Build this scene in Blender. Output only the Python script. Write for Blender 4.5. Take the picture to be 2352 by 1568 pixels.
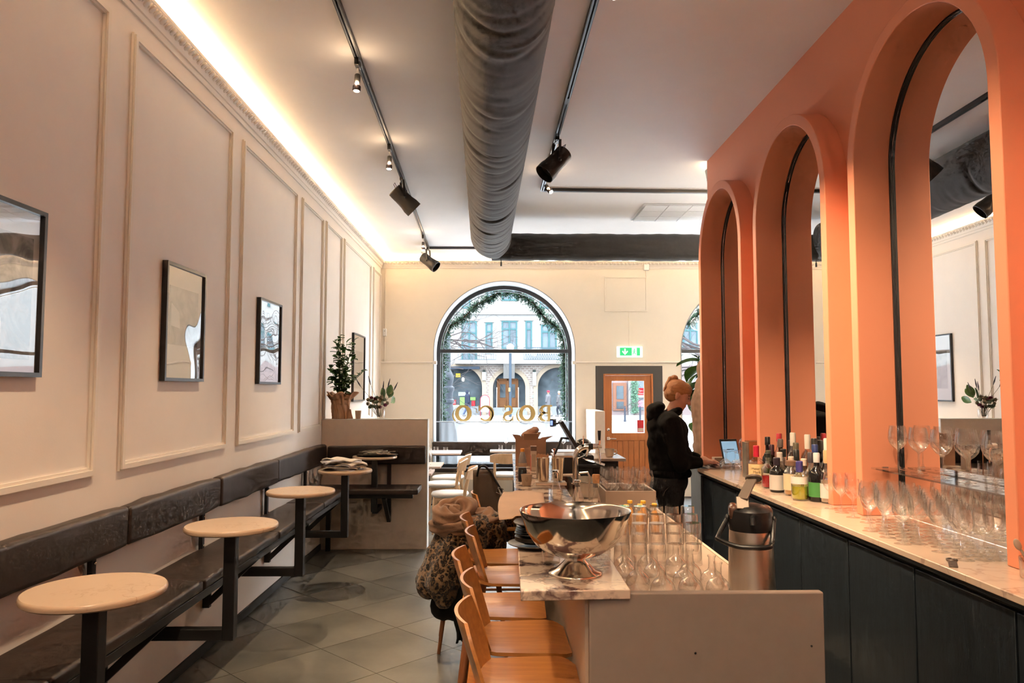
import bpy, bmesh, math, random
from mathutils import Vector, Matrix, Euler
R = random.Random(11)
PI = math.pi
for o in list(bpy.data.objects): bpy.data.objects.remove(o)
SC = bpy.context.scene
COL = SC.collection

# ---------------------------------------------------------------- camera
cam = bpy.data.objects.new('camera', bpy.data.cameras.new('camera'))
COL.objects.link(cam)
cam.location = (0, 0, 1.66)
cam.rotation_euler = (math.radians(90 + 3.692), 0, math.radians(-0.964))
cam.data.sensor_width = 36.0
cam.data.lens = 36.0 * 1720.0 / 2352.0
cam.data.clip_start = 0.05
cam.data.clip_end = 300
SC.camera = cam

# ---------------------------------------------------------------- sky (flat overcast winter sky) and exposure
world = bpy.data.worlds.new('overcast_sky'); SC.world = world
world.use_nodes = True
bg = world.node_tree.nodes['Background']
bg.inputs['Color'].default_value = (0.86, 0.94, 1.0, 1)
bg.inputs['Strength'].default_value = 15.0
SC.view_settings.view_transform = 'Standard'
SC.view_settings.look = 'None'
SC.view_settings.exposure = 1.5
SC.view_settings.gamma = 1.0
SC.view_settings.use_curve_mapping = False
SC.cycles.max_bounces = 8
SC.cycles.diffuse_bounces = 4
SC.cycles.glossy_bounces = 4
SC.cycles.transmission_bounces = 4
SC.cycles.transparent_max_bounces = 28
SC.cycles.use_light_tree = False
SC.cycles.adaptive_threshold = 0.045
SC.cycles.adaptive_min_samples = 12
SC.cycles.caustics_reflective = False
SC.cycles.caustics_refractive = False
SC.cycles.sample_clamp_indirect = 6.0

# ---------------------------------------------------------------- lights of the room
def add_light(name, kind, loc, power, color, rot=(0, 0, 0), size=0.1, size_y=None, spot=1.0, blend=0.5):
    d = bpy.data.lights.new(name, kind); d.energy = power; d.color = color
    if kind == 'AREA':
        d.size = size
        if size_y: d.shape = 'RECTANGLE'; d.size_y = size_y
    elif kind == 'SPOT':
        d.spot_size = spot; d.spot_blend = blend; d.shadow_soft_size = size
    else: d.shadow_soft_size = size
    o = bpy.data.objects.new(name, d); COL.objects.link(o); o.location = loc; o.rotation_euler = rot
    return o
WARM = (1.0, 0.66, 0.34)
def aim(p, q):
    return (Vector(q) - Vector(p)).to_track_quat('-Z', 'Y').to_euler()

# ---------------------------------------------------------------- materials
def nt_mat(name):
    m = bpy.data.materials.new(name); m.use_nodes = True
    nt = m.node_tree
    return m, nt, nt.nodes['Principled BSDF']
def M(name, col, rough=0.5, metal=0.0, var=0.0, vscale=6.0, stretch=None, bump=0.0, bscale=60.0, coat=0.0, col2=None, emit=None, estr=0.0, trans=0.0, spec=None, rnd=0.0, sheen=0.0, rvar=0.0):
    m, nt, b = nt_mat(name)
    L = nt.links
    b.inputs['Roughness'].default_value = rough
    b.inputs['Metallic'].default_value = metal
    b.inputs['Coat Weight'].default_value = coat
    b.inputs['Coat Roughness'].default_value = 0.12
    b.inputs['Transmission Weight'].default_value = trans
    b.inputs['Sheen Weight'].default_value = sheen
    if spec is not None: b.inputs['Specular IOR Level'].default_value = spec
    c = (*col, 1)
    b.inputs['Base Color'].default_value = c
    if emit: b.inputs['Emission Color'].default_value = (*emit, 1); b.inputs['Emission Strength'].default_value = estr
    if var > 0 or col2 or bump > 0 or rnd > 0 or rvar > 0:
        tc = nt.nodes.new('ShaderNodeTexCoord'); mp = nt.nodes.new('ShaderNodeMapping')
        L.new(tc.outputs['Object'], mp.inputs['Vector'])
        if stretch: mp.inputs['Scale'].default_value = stretch
    if var > 0 or col2 or rnd > 0 or rvar > 0:
        n = nt.nodes.new('ShaderNodeTexNoise'); n.inputs['Scale'].default_value = vscale
        n.inputs['Detail'].default_value = 6; n.inputs['Roughness'].default_value = 0.6
        L.new(mp.outputs['Vector'], n.inputs['Vector'])
        rp = nt.nodes.new('ShaderNodeValToRGB')
        rp.color_ramp.elements[0].position = 0.32; rp.color_ramp.elements[1].position = 0.68
        a = tuple(max(0, x * (1 - var)) for x in col); z = col2 if col2 else tuple(min(1, x * (1 + var)) for x in col)
        rp.color_ramp.elements[0].color = (*a, 1); rp.color_ramp.elements[1].color = (*z, 1)
        L.new(n.outputs['Fac'], rp.inputs['Fac'])
        out = rp.outputs['Color']
        if rnd > 0:
            oi = nt.nodes.new('ShaderNodeObjectInfo'); mr = nt.nodes.new('ShaderNodeMapRange')
            mr.inputs['To Min'].default_value = 1 - rnd; mr.inputs['To Max'].default_value = 1 + rnd
            L.new(oi.outputs['Random'], mr.inputs['Value'])
            mx = nt.nodes.new('ShaderNodeMix'); mx.data_type = 'RGBA'; mx.blend_type = 'MULTIPLY'; mx.inputs['Factor'].default_value = 1
            L.new(out, mx.inputs['A']); L.new(mr.outputs['Result'], mx.inputs['B']); out = mx.outputs['Result']
        L.new(out, b.inputs['Base Color'])
        if rvar > 0:
            mr2 = nt.nodes.new('ShaderNodeMapRange'); mr2.inputs['To Min'].default_value = rough - rvar; mr2.inputs['To Max'].default_value = rough + rvar
            L.new(n.outputs['Fac'], mr2.inputs['Value']); L.new(mr2.outputs['Result'], b.inputs['Roughness'])
    if bump > 0:
        n2 = nt.nodes.new('ShaderNodeTexNoise'); n2.inputs['Scale'].default_value = bscale; n2.inputs['Detail'].default_value = 4
        L.new(mp.outputs['Vector'], n2.inputs['Vector'])
        bp = nt.nodes.new('ShaderNodeBump'); bp.inputs['Strength'].default_value = bump; bp.inputs['Distance'].default_value = 0.01
        L.new(n2.outputs['Fac'], bp.inputs['Height']); L.new(bp.outputs['Normal'], b.inputs['Normal'])
    return m
def thin_glass(name, tint=(1, 1, 1), lo=0.03, hi=0.6, rough=0.0, blend=0.35, bump=0.0, bscale=3.0):
    """thin sheet of glass: clear through, mirror at grazing angles"""
    m = bpy.data.materials.new(name); m.use_nodes = True; nt = m.node_tree; nt.nodes.clear(); L = nt.links
    out = nt.nodes.new('ShaderNodeOutputMaterial'); mix = nt.nodes.new('ShaderNodeMixShader')
    tr = nt.nodes.new('ShaderNodeBsdfTransparent'); gl = nt.nodes.new('ShaderNodeBsdfGlossy')
    tr.inputs['Color'].default_value = (*tint, 1); gl.inputs['Roughness'].default_value = rough
    lw = nt.nodes.new('ShaderNodeLayerWeight'); lw.inputs['Blend'].default_value = blend
    mr = nt.nodes.new('ShaderNodeMapRange'); mr.inputs['To Min'].default_value = lo; mr.inputs['To Max'].default_value = hi
    L.new(lw.outputs['Facing'], mr.inputs['Value']); L.new(mr.outputs['Result'], mix.inputs['Fac'])
    L.new(tr.outputs[0], mix.inputs[1]); L.new(gl.outputs[0], mix.inputs[2]); L.new(mix.outputs[0], out.inputs['Surface'])
    if bump > 0:
        tc = nt.nodes.new('ShaderNodeTexCoord'); n2 = nt.nodes.new('ShaderNodeTexNoise'); n2.inputs['Scale'].default_value = bscale; n2.inputs['Detail'].default_value = 0
        L.new(tc.outputs['Object'], n2.inputs['Vector'])
        bp = nt.nodes.new('ShaderNodeBump'); bp.inputs['Strength'].default_value = 1; bp.inputs['Distance'].default_value = bump
        L.new(n2.outputs['Fac'], bp.inputs['Height']); L.new(bp.outputs['Normal'], gl.inputs['Normal'])
    return m
def marble(name, base, vein, scale=2.2, dist=0.9, thr=0.06, vein2=None, rough=0.12, blotch=0.0, bpos=.56):
    m, nt, b = nt_mat(name); L = nt.links
    tc = nt.nodes.new('ShaderNodeTexCoord')
    w = nt.nodes.new('ShaderNodeTexNoise'); w.inputs['Scale'].default_value = scale * 1.3; w.inputs['Detail'].default_value = 5
    L.new(tc.outputs['Object'], w.inputs['Vector'])
    mx = nt.nodes.new('ShaderNodeMix'); mx.data_type = 'RGBA'; mx.blend_type = 'LINEAR_LIGHT'; mx.inputs['Factor'].default_value = dist
    L.new(tc.outputs['Object'], mx.inputs['A']); L.new(w.outputs['Color'], mx.inputs['B'])
    v = nt.nodes.new('ShaderNodeTexVoronoi'); v.feature = 'DISTANCE_TO_EDGE'; v.inputs['Scale'].default_value = scale
    L.new(mx.outputs['Result'], v.inputs['Vector'])
    rp = nt.nodes.new('ShaderNodeValToRGB'); rp.color_ramp.elements[0].position = 0.0; rp.color_ramp.elements[1].position = thr
    rp.color_ramp.elements[0].color = (*vein, 1); rp.color_ramp.elements[1].color = (*base, 1)
    L.new(v.outputs['Distance'], rp.inputs['Fac'])
    n = nt.nodes.new('ShaderNodeTexNoise'); n.inputs['Scale'].default_value = scale * 0.9; n.inputs['Detail'].default_value = 6
    L.new(tc.outputs['Object'], n.inputs['Vector'])
    r2 = nt.nodes.new('ShaderNodeValToRGB'); r2.color_ramp.elements[0].position = 0.40; r2.color_ramp.elements[1].position = 0.62
    r2.color_ramp.elements[0].color = (0, 0, 0, 1); r2.color_ramp.elements[1].color = (1, 1, 1, 1)
    L.new(n.outputs['Fac'], r2.inputs['Fac'])
    m2 = nt.nodes.new('ShaderNodeMix'); m2.data_type = 'RGBA'
    L.new(r2.outputs['Color'], m2.inputs['Factor'])
    m2.inputs['A'].default_value = (*base, 1); L.new(rp.outputs['Color'], m2.inputs['B'])
    out = m2.outputs['Result']
    if blotch > 0:
        n3 = nt.nodes.new('ShaderNodeTexNoise'); n3.inputs['Scale'].default_value = scale * 1.6; n3.inputs['Detail'].default_value = 8
        L.new(mx.outputs['Result'], n3.inputs['Vector'])
        r3 = nt.nodes.new('ShaderNodeValToRGB'); r3.color_ramp.elements[0].position = bpos; r3.color_ramp.elements[1].position = bpos+.10
        L.new(n3.outputs['Fac'], r3.inputs['Fac'])
        ml = nt.nodes.new('ShaderNodeMath'); ml.operation = 'MULTIPLY'; ml.inputs[1].default_value = blotch
        L.new(r3.outputs['Color'], ml.inputs[0])
        m3 = nt.nodes.new('ShaderNodeMix'); m3.data_type = 'RGBA'; L.new(ml.outputs[0], m3.inputs['Factor'])
        L.new(out, m3.inputs['A']); m3.inputs['B'].default_value = (*(vein2 or vein), 1); out = m3.outputs['Result']
    L.new(out, b.inputs['Base Color']); b.inputs['Roughness'].default_value = rough
    return m
def wood(name, c1, c2, rough=0.4, axis=0, scale=9.0, coat=0.0, rnd=0.0):
    st = [7.0, 7.0, 7.0]; st[axis] = 0.7
    return M(name, c1, rough, var=0.0, col2=c2, vscale=scale, stretch=tuple(st), coat=coat, rnd=rnd, bump=0.03, bscale=40)

MT = {}
MT['wall'] = M('wall_paint', (0.80, 0.73, 0.66), 0.75, var=0.02, vscale=3, bump=0.04, bscale=120)
MT['wallback'] = M('wall_paint_cream', (0.80, 0.72, 0.60), 0.75, var=0.02, vscale=2, bump=0.04, bscale=120)
MT['ceil'] = M('ceiling_paint', (0.87, 0.85, 0.84), 0.85, var=0.02, vscale=2, bump=0.25, bscale=5)
MT['trim'] = M('trim_paint', (0.78, 0.71, 0.62), 0.6)
MT['white'] = M('white_paint', (0.82, 0.82, 0.80), 0.55)
MT['beige'] = M('beige_board', (0.68, 0.55, 0.44), 0.65, var=0.03, vscale=20)
MT['orange'] = M('orange_paint', (0.83, 0.31, 0.175), 0.6, var=0.015, vscale=2, bump=0.03, bscale=150)
MT['black'] = M('black_powder_metal', (0.016, 0.015, 0.015), 0.45)
MT['blackplastic'] = M('black_plastic', (0.012, 0.012, 0.013), 0.35)
MT['track'] = M('track_aluminium', (0.06, 0.06, 0.065), 0.35, metal=0.4)
MT['leather'] = M('black_brown_leather', (0.034, 0.022, 0.017), 0.42, var=0.25, vscale=5, bump=0.08, bscale=30, spec=0.45)
MT['mirror'] = M('mirror_silver', (0.92, 0.92, 0.92), 0.0, metal=1.0)
MT['steel'] = M('stainless_steel', (0.72, 0.68, 0.62), 0.12, metal=1.0)
MT['brushed'] = M('brushed_steel', (0.62, 0.57, 0.50), 0.3, metal=1.0, var=0.05, vscale=40, stretch=(1, 1, 0.05))
MT['chrome'] = M('chrome', (0.8, 0.78, 0.75), 0.06, metal=1.0)
MT['gold'] = M('gold_leaf_lettering', (0.44, 0.29, 0.085), 0.5)
MT['oak'] = wood('amber_oak', (0.46, 0.18, 0.045), (0.62, 0.27, 0.075), 0.34, axis=0, scale=6, coat=0.25)
MT['paleoak'] = wood('pale_oak', (0.56, 0.36, 0.20), (0.68, 0.46, 0.28), 0.45, axis=2, scale=5)
MT['doorwood'] = wood('door_pine', (0.36, 0.115, 0.026), (0.44, 0.15, 0.038), 0.5, axis=2, scale=5)
MT['tabletop'] = marble('cream_marble', (0.56, 0.41, 0.285), (0.40, 0.27, 0.18), 3.0, 0.5, 0.025, rough=0.22)
MT['viola'] = marble('veined_marble', (0.72, 0.58, 0.46), (0.12, 0.06, 0.055), 2.6, 0.6, 0.03, (0.10, 0.045, 0.05), 0.13, 0.92, bpos=.475)
MT['counter'] = marble('pale_veined_marble', (0.66, 0.51, 0.39), (0.36, 0.24, 0.19), 2.4, 0.55, 0.03, (0.42, 0.29, 0.24), 0.12, 0.3)
MT['cabinet'] = M('blue_black_stained_wood', (0.013, 0.016, 0.020), 0.42, col2=(0.022, 0.032, 0.043), vscale=9, stretch=(6, 6, 0.5), bump=0.08, bscale=60)
MT['glass'] = thin_glass('clear_glass', (1, 1, 1), 0.04, 0.8, 0.04, 0.30)
MT['pane'] = thin_glass('window_glass', (0.97, 0.985, 1.0), 0.01, 0.35, 0.0, 0.2)
MT['picglass'] = thin_glass('picture_glass', (1, 1, 1), 0.10, 0.85, 0.0, 0.60, bump=0.0022, bscale=4)
MT['thickglass'] = thin_glass('thick_glass', (.99, .985, .98), 0.06, 0.85, 0.05, 0.38)
MT['linen'] = M('linen_cloth', (0.70, 0.64, 0.56), 0.9, var=0.08, vscale=20, bump=0.2, bscale=90)
MT['kraft'] = M('kraft_paper', (0.44, 0.24, 0.13), 0.8, var=0.10, vscale=8, bump=0.3, bscale=18)
MT['cardboard'] = M('cardboard', (0.40, 0.215, 0.13), 0.8, var=0.06, vscale=10)
MT['paper'] = M('wrapping_paper', (0.52, 0.35, 0.24), 0.75, var=0.05, vscale=6, bump=0.2, bscale=8)
MT['led'] = M('led_strip_diffuser', (1, 0.8, 0.55), 0.5, emit=(1.0, 0.72, 0.42), estr=26.0)
MT['bulb'] = M('lamp_lens', (1, 0.9, 0.75), 0.3, emit=(1.0, 0.82, 0.6), estr=25.0)
MT['dim'] = M('warm_lens', (1, 0.8, 0.6), 0.3, emit=(1.0, 0.75, 0.5), estr=1.5)

# ---------------------------------------------------------------- mesh helpers
class G:
    def __init__(s): s.v = []; s.f = []
    def add(s, vs, fs):
        b = len(s.v); s.v += [tuple(x) for x in vs]; s.f += [tuple(i + b for i in f) for f in fs]; return s
    def box(s, x0, y0, z0, x1, y1, z1, T=None):
        vs = [Vector((x, y, z)) for z in (z0, z1) for y in (y0, y1) for x in (x0, x1)]
        if T: vs = [T @ v for v in vs]
        return s.add(vs, [(0, 2, 3, 1), (4, 5, 7, 6), (0, 1, 5, 4), (2, 6, 7, 3), (0, 4, 6, 2), (1, 3, 7, 5)])
    def cbox(s, c, d, T=None):
        return s.box(c[0]-d[0]/2, c[1]-d[1]/2, c[2]-d[2]/2, c[0]+d[0]/2, c[1]+d[1]/2, c[2]+d[2]/2, T)
    def bar(s, p, q, w, h=None, up=(0, 0, 1)):
        p = Vector(p); q = Vector(q); d = (q - p).normalized(); u = Vector(up)
        if abs(d.dot(u)) > .98: u = Vector((0, 1, 0))
        a = d.cross(u).normalized(); b = a.cross(d); h = h or w
        vs = [e + a*sx*w/2 + b*sy*h/2 for e in (p, q) for sx, sy in ((-1, -1), (1, -1), (1, 1), (-1, 1))]
        return s.add(vs, [(3, 2, 1, 0), (4, 5, 6, 7), (0, 1, 5, 4), (1, 2, 6, 5), (2, 3, 7, 6), (3, 0, 4, 7)])
    def lathe(s, prof, n=20, c=(0, 0, 0), sx=1, sy=1, T=None):
        vs = []; fs = []
        k = len(prof)
        for r, z in prof:
            for i in range(n):
                a = 2*PI*i/n; v = Vector((c[0]+r*math.cos(a)*sx, c[1]+r*math.sin(a)*sy, c[2]+z)); vs.append(T @ v if T else v)
        for j in range(k-1):
            for i in range(n):
                a = j*n+i; b = j*n+(i+1) % n
                fs.append((a, b, b+n, a+n))
        if prof[0][0] > 1e-4: fs.append(tuple(range(n-1, -1, -1)))
        if prof[-1][0] > 1e-4: fs.append(tuple((k-1)*n+i for i in range(n)))
        return s.add(vs, fs)
    def open_lathe(s, prof, n=20, c=(0, 0, 0)):
        vs = []; fs = []; k = len(prof)
        for r, z in prof:
            for i in range(n):
                a = 2*PI*i/n; vs.append((c[0]+r*math.cos(a), c[1]+r*math.sin(a), c[2]+z))
        for j in range(k-1):
            for i in range(n):
                a = j*n+i; b = j*n+(i+1) % n; fs.append((a, b, b+n, a+n))
        return s.add(vs, fs)
    def tube(s, pts, r, n=8, closed=False, caps=True):
        pts = [Vector(p) for p in pts]; k = len(pts); vs = []; fs = []
        rr = r if isinstance(r, (list, tuple)) else [r]*k
        prev = None
        for j, p in enumerate(pts):
            if closed: d = pts[(j+1) % k]-pts[j-1]
            else: d = pts[min(j+1, k-1)]-pts[max(j-1, 0)]
            d.normalize()
            if prev is None:
                a = d.orthogonal().normalized()
            else:
                a = (prev - d*prev.dot(d))
                a = a.normalized() if a.length > 1e-6 else d.orthogonal().normalized()
            prev = a; b = d.cross(a)
            for i in range(n):
                t = 2*PI*i/n; vs.append(p + (a*math.cos(t)+b*math.sin(t))*rr[j])
        m = k if closed else k-1
        for j in range(m):
            for i in range(n):
                A = j*n+i; B = j*n+(i+1) % n; j2 = (j+1) % k
                fs.append((A, B, j2*n+(i+1) % n, j2*n+i))
        if caps and not closed: fs.append(tuple(range(n-1, -1, -1))); fs.append(tuple((k-1)*n+i for i in range(n)))
        return s.add(vs, fs)
    def prism(s, poly, axis, a0, a1):
        """poly in the two other axes (cyclic order after axis), extruded along axis"""
        n = len(poly); vs = []
        for a in (a0, a1):
            for u, w in poly:
                vs.append((a, u, w) if axis == 0 else (u, a, w) if axis == 1 else (u, w, a))
        fs = [tuple(range(n-1, -1, -1)), tuple(range(n, 2*n))]
        for i in range(n): fs.append((i, (i+1) % n, n+(i+1) % n, n+i))
        return s.add(vs, fs)
    def surf(s, fn, nu, nv, cu=False, cv=False):
        vs = [fn(i/(nu if cu else nu-1), j/(nv if cv else nv-1)) for j in range(nv) for i in range(nu)]
        fs = []
        for j in range(nv if cv else nv-1):
            for i in range(nu if cu else nu-1):
                i2 = (i+1) % nu; j2 = (j+1) % nv
                fs.append((j*nu+i, j*nu+i2, j2*nu+i2, j2*nu+i))
        return s.add(vs, fs)
    def ball(s, c, r, n=14, m=9, T=None):
        if not isinstance(r, (list, tuple)): r = (r, r, r)
        c = Vector(c); vs = []; fs = []
        for j in range(1, m):
            t = PI*j/m
            for i in range(n):
                a = 2*PI*i/n; d = Vector((r[0]*math.sin(t)*math.cos(a), r[1]*math.sin(t)*math.sin(a), r[2]*math.cos(t)))
                if T: d = T @ d
                vs.append(c+d)
        top = Vector((0, 0, r[2])); bot = Vector((0, 0, -r[2]))
        if T: top = T @ top; bot = T @ bot
        vs += [c+top, c+bot]; k = len(vs)
        for j in range(m-2):
            for i in range(n):
                fs.append((j*n+i, (j+1)*n+i, (j+1)*n+(i+1) % n, j*n+(i+1) % n))
        for i in range(n):
            fs.append((k-2, i, (i+1) % n)); fs.append((k-1, (m-2)*n+(i+1) % n, (m-2)*n+i))
        return s.add(vs, fs)
    def cap(s, p, q, r0, r1, n=12):
        """capsule from p to q with radii r0,r1"""
        p = Vector(p); q = Vector(q); d = q-p; l = d.length; d.normalize()
        pts = []; rr = []
        for t in (-1, -.85, -.5): pts.append(p+d*r0*t); rr.append(r0*math.sqrt(max(0.004, 1-t*t)))
        for k in range(6): pts.append(p+d*l*k/5); rr.append(r0+(r1-r0)*k/5)
        for t in (.5, .85, 1): pts.append(q+d*r1*t); rr.append(r1*math.sqrt(max(0.004, 1-t*t)))
        return s.tube(pts, rr, n)
    def T(s, mat):
        s.v = [tuple(mat @ Vector(v)) for v in s.v]; return s

def cat_rom(pts, k=6, closed=False):
    P = [Vector(p) for p in pts]; n = len(P); out = []
    for i in range(n if closed else n-1):
        a = P[i-1] if (i or closed) else P[0]; b = P[i]; c = P[(i+1) % n]; d = P[(i+2) % n] if (closed or i+2 < n) else P[-1]
        for j in range(k):
            t = j/k; out.append(.5*((2*b)+(c-a)*t+(2*a-5*b+4*c-d)*t*t+(3*b-a-3*c+d)*t**3))
    if not closed: out.append(P[-1])
    return out
def me_of(name, g, mat, smooth=35):
    me = bpy.data.meshes.new(name); me.from_pydata(g.v, [], g.f)
    bm = bmesh.new(); bm.from_mesh(me); bmesh.ops.recalc_face_normals(bm, faces=bm.faces); bm.to_mesh(me); bm.free()
    if mat is not None: me.materials.append(mat if not isinstance(mat, str) else MT[mat])
    if smooth:
        me.shade_smooth(); me.set_sharp_from_angle(angle=math.radians(smooth))
    me.update(); return me
def mk(name, g, mat, parent=None, loc=(0, 0, 0), rot=(0, 0, 0), smooth=35, bev=0, seg=2, label=None, cat=None, group=None, kind=None):
    me = g if isinstance(g, bpy.types.Mesh) else me_of(name, g, mat, smooth)
    o = bpy.data.objects.new(name, me); COL.objects.link(o)
    o.location = loc; o.rotation_euler = rot
    if parent: o.parent = parent
    if bev:
        md = o.modifiers.new('bevel', 'BEVEL'); md.width = bev; md.segments = seg; md.limit_method = 'ANGLE'; md.angle_limit = 0.6; md.harden_normals = False
    tag(o, label, cat, group, kind)
    return o
def tag(o, label=None, cat=None, group=None, kind=None):
    if label: o['label'] = label
    if cat: o['category'] = cat
    if group: o['group'] = group
    if kind: o['kind'] = kind
    return o
def thing(name, label, cat, loc=(0, 0, 0), rz=0, group=None):
    o = bpy.data.objects.new(name, None); COL.objects.link(o); o.location = loc; o.rotation_euler = (0, 0, rz)
    o.empty_display_size = 0.1
    return tag(o, label, cat, group)
def struct(name, g, mat, parent=None, **k):
    return mk(name, g, mat, parent, kind=None if parent else 'structure', **k)
KIDS = {}
def dup(root, loc, rz=None, label=None, group=None, rot=None):
    def cp(o, parent):
        c = o.copy(); COL.objects.link(c); c.parent = parent
        for ch in [x for x in bpy.data.objects if x.parent == o]: cp(ch, c)
        return c
    r = cp(root, None); r.location = loc
    if rz is not None: r.rotation_euler = (0, 0, rz)
    if rot is not None: r.rotation_euler = rot
    if label: r['label'] = label
    if group: r['group'] = group
    return r
def text_geo(body, size, align='CENTER', depth=0.0):
    cu = bpy.data.curves.new('lettering', 'FONT'); cu.body = body; cu.size = size; cu.align_x = align; cu.extrude = depth
    ob = bpy.data.objects.new('lettering', cu); COL.objects.link(ob)
    dg = bpy.context.evaluated_depsgraph_get(); me = ob.evaluated_get(dg).to_mesh()
    g = G(); g.v = [tuple(v.co) for v in me.vertices]; g.f = [tuple(p.vertices) for p in me.polygons]
    ob.evaluated_get(dg).to_mesh_clear(); bpy.data.objects.remove(ob); bpy.data.curves.remove(cu)
    return g
def remesh(o, voxel, smooth=4, disp=0.0, dscale=0.1):
    md = o.modifiers.new('remesh', 'REMESH'); md.mode = 'VOXEL'; md.voxel_size = voxel; md.use_smooth_shade = True
    if smooth: sm = o.modifiers.new('smooth', 'SMOOTH'); sm.factor = 0.5; sm.iterations = smooth
    if disp:
        tx = bpy.data.textures.new('folds', 'CLOUDS'); tx.noise_scale = dscale
        d = o.modifiers.new('folds', 'DISPLACE'); d.texture = tx; d.strength = disp; d.mid_level = 0.5
    return o
# ================================================================ room shell
H = 3.76; XL = -1.87; YB = 11.77; XW = 1.91; XA = 1.78; XM = 1.975; YE = 6.75; XR = 6.2; YN = -3.6
ZC = 1.046
# floor: slab with square stone tiles laid diagonally
floor = struct('floor', G().box(XL-.1, YN, -.2, XR, YB+.75, -.004), M('grout', (0.045, 0.042, 0.038), 0.9))
MT['tile'] = M('green_grey_stone_tile', (0.095, 0.095, 0.082), 0.32, col2=(0.21, 0.20, 0.17), vscale=1.5, rnd=0.14, bump=0.02, bscale=25, spec=0.5, rvar=.08)
tile_me = me_of('tile', G().box(-.298, -.298, -.012, .298, .298, 0), 'tile', 0)
s2 = math.sqrt(.5)
for i in range(-16, 4):
    for j in range(2, 22):
        u = -4.31 + .6*(i+9.5); v = 3.29 + .6*(j-4.5)
        x = (u+v)*s2; y = (v-u)*s2
        if -2.0 < x < 1.5 and 3.3 < y < 12.0:
            t = mk('tile', tile_me, None, floor, loc=(x, y, 0), rot=(0, 0, PI/4 + (PI/2)*R.randrange(4)))
# left wall with panel mouldings
wall_left = struct('wall_left', G().box(XL-.15, YN, 0, XL, YB+.75, H), 'wall')
def panel(y0, y1, z0, z1, w=.045, d=.022, parent=wall_left):
    g = G()
    # stepped moulding, four mitred sides, two profile steps
    for (a, b, dd) in ((0, w, d*.55), (w*.18, w*.72, d)):
        ro = (y0+a, y1-a, z0+a, z1-a); ri = (y0+b, y1-b, z0+b, z1-b)
        O = [(ro[0], ro[2]), (ro[1], ro[2]), (ro[1], ro[3]), (ro[0], ro[3])]
        I = [(ri[0], ri[2]), (ri[1], ri[2]), (ri[1], ri[3]), (ri[0], ri[3])]
        for k in range(4):
            k2 = (k+1) % 4
            q = [O[k], O[k2], I[k2], I[k]]
            g.prism(q, 0, XL, XL+dd)
    return mk('panel_moulding', g, 'trim', parent, smooth=20)
for y0, y1 in ((2.05, 3.50), (3.73, 5.16), (5.37, 6.83), (7.01, 7.86), (7.99, 8.79), (8.93, 10.80), (11.02, 11.70), (.35, 1.82), (-1.35, .12), (-3.0, -1.58)):
    panel(y0, y1, 1.262, 3.475)
struct('baseboard_left', G().box(XL, YN, 0, XL+.014, 7.95, .06), M('dark_skirting', (0.03, 0.028, 0.026), .6))
# crown moulding with leaf ornament, led strip behind its top edge
def crown(name, p, q, nrm):
    p = Vector(p); q = Vector(q); nrm = Vector(nrm); d = (q-p).normalized(); L = (q-p).length
    prof = [(0, 3.575), (.010, 3.575), (.018, 3.59), (.018, 3.603), (.026, 3.606), (.034, 3.63), (.060, 3.672), (.066, 3.676), (.070, 3.690), (.058, 3.694), (0.0, 3.694)]
    g = G(); n = len(prof)
    vs = [e + nrm*a + Vector((0, 0, z)) for e in (p, q) for a, z in prof]
    g.add(vs, [tuple(range(n)), tuple(range(2*n-1, n-1, -1))] + [(i, n+i, n+(i+1) % n, (i+1) % n) for i in range(n)])
    c = struct(name, g, 'trim', smooth=30)
    g = G(); k = int(L/.062)
    for i in range(k):
        o = p + d*(i+.5)*L/k + nrm*.044
        Tm = Matrix(((d.x, nrm.x*.55, nrm.x*.83), (d.y, nrm.y*.55, nrm.y*.83), (0, -.83, .55)))
        g.ball(o+Vector((0, 0, 3.648)), (.022, .012, .032), 8, 5, Tm)
        g.ball(o+d*(L/k*.5)+Vector((0, 0, 3.652)), (.007, .012, .026), 6, 4, Tm)
    mk('leaf_ornament', g, 'trim', c, kind='stuff')
    return c
crown('trim_1', (XL, YN, 0), (XL, YB, 0), (1, 0, 0))
crown('trim_2', (XL, YB, 0), (XR, YB, 0), (0, -1, 0))
crown('trim_3', (XW, YE, 0), (XR, YE, 0), (0, 1, 0))
strip = thing('led_strip', 'warm glowing led strip on the crown moulding of the long left wall', 'light strip', (XL+.02, 0, 3.70))
mk('diffuser', G().box(-.012, YN+.1, 0, .012, YB-.05, .008), 'led', strip)
strip = thing('led_strip', 'warm glowing led strip on the crown moulding above the arched window', 'light strip', (0, YB-.02, 3.70))
mk('diffuser', G().box(XL+.1, -.012, 0, XR, .012, .008), 'led', strip)
strip = thing('led_strip', 'warm led glow at the corner of the orange wall below the ceiling', 'light strip', (XW, YE+.02, 3.70))
mk('diffuser', G().box(0.05, -.012, 0, 3.5, .012, .008), 'led', strip)
add_light('cove_light', 'AREA', (XL+.035, (YN+YB)/2, 3.704), 72.0, (1.0, 0.70, 0.40), (PI, math.radians(-18), 0), .022, YB-YN-.3)
add_light('cove_light', 'AREA', ((XL+XR)/2, YB-.035, 3.704), 27.0, (1.0, 0.70, 0.40), (PI+math.radians(18), 0, 0), XR-XL-.3, .022)
add_light('cove_light', 'AREA', (XW+1.8, YE+.035, 3.704), 10.0, (1.0, 0.70, 0.40), (PI-math.radians(18), 0, 0), 3.5, .022)

ceiling = struct('ceiling', G().box(XL-.1, YN, H, XR, YB+.75, H+.15), 'ceil')
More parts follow.
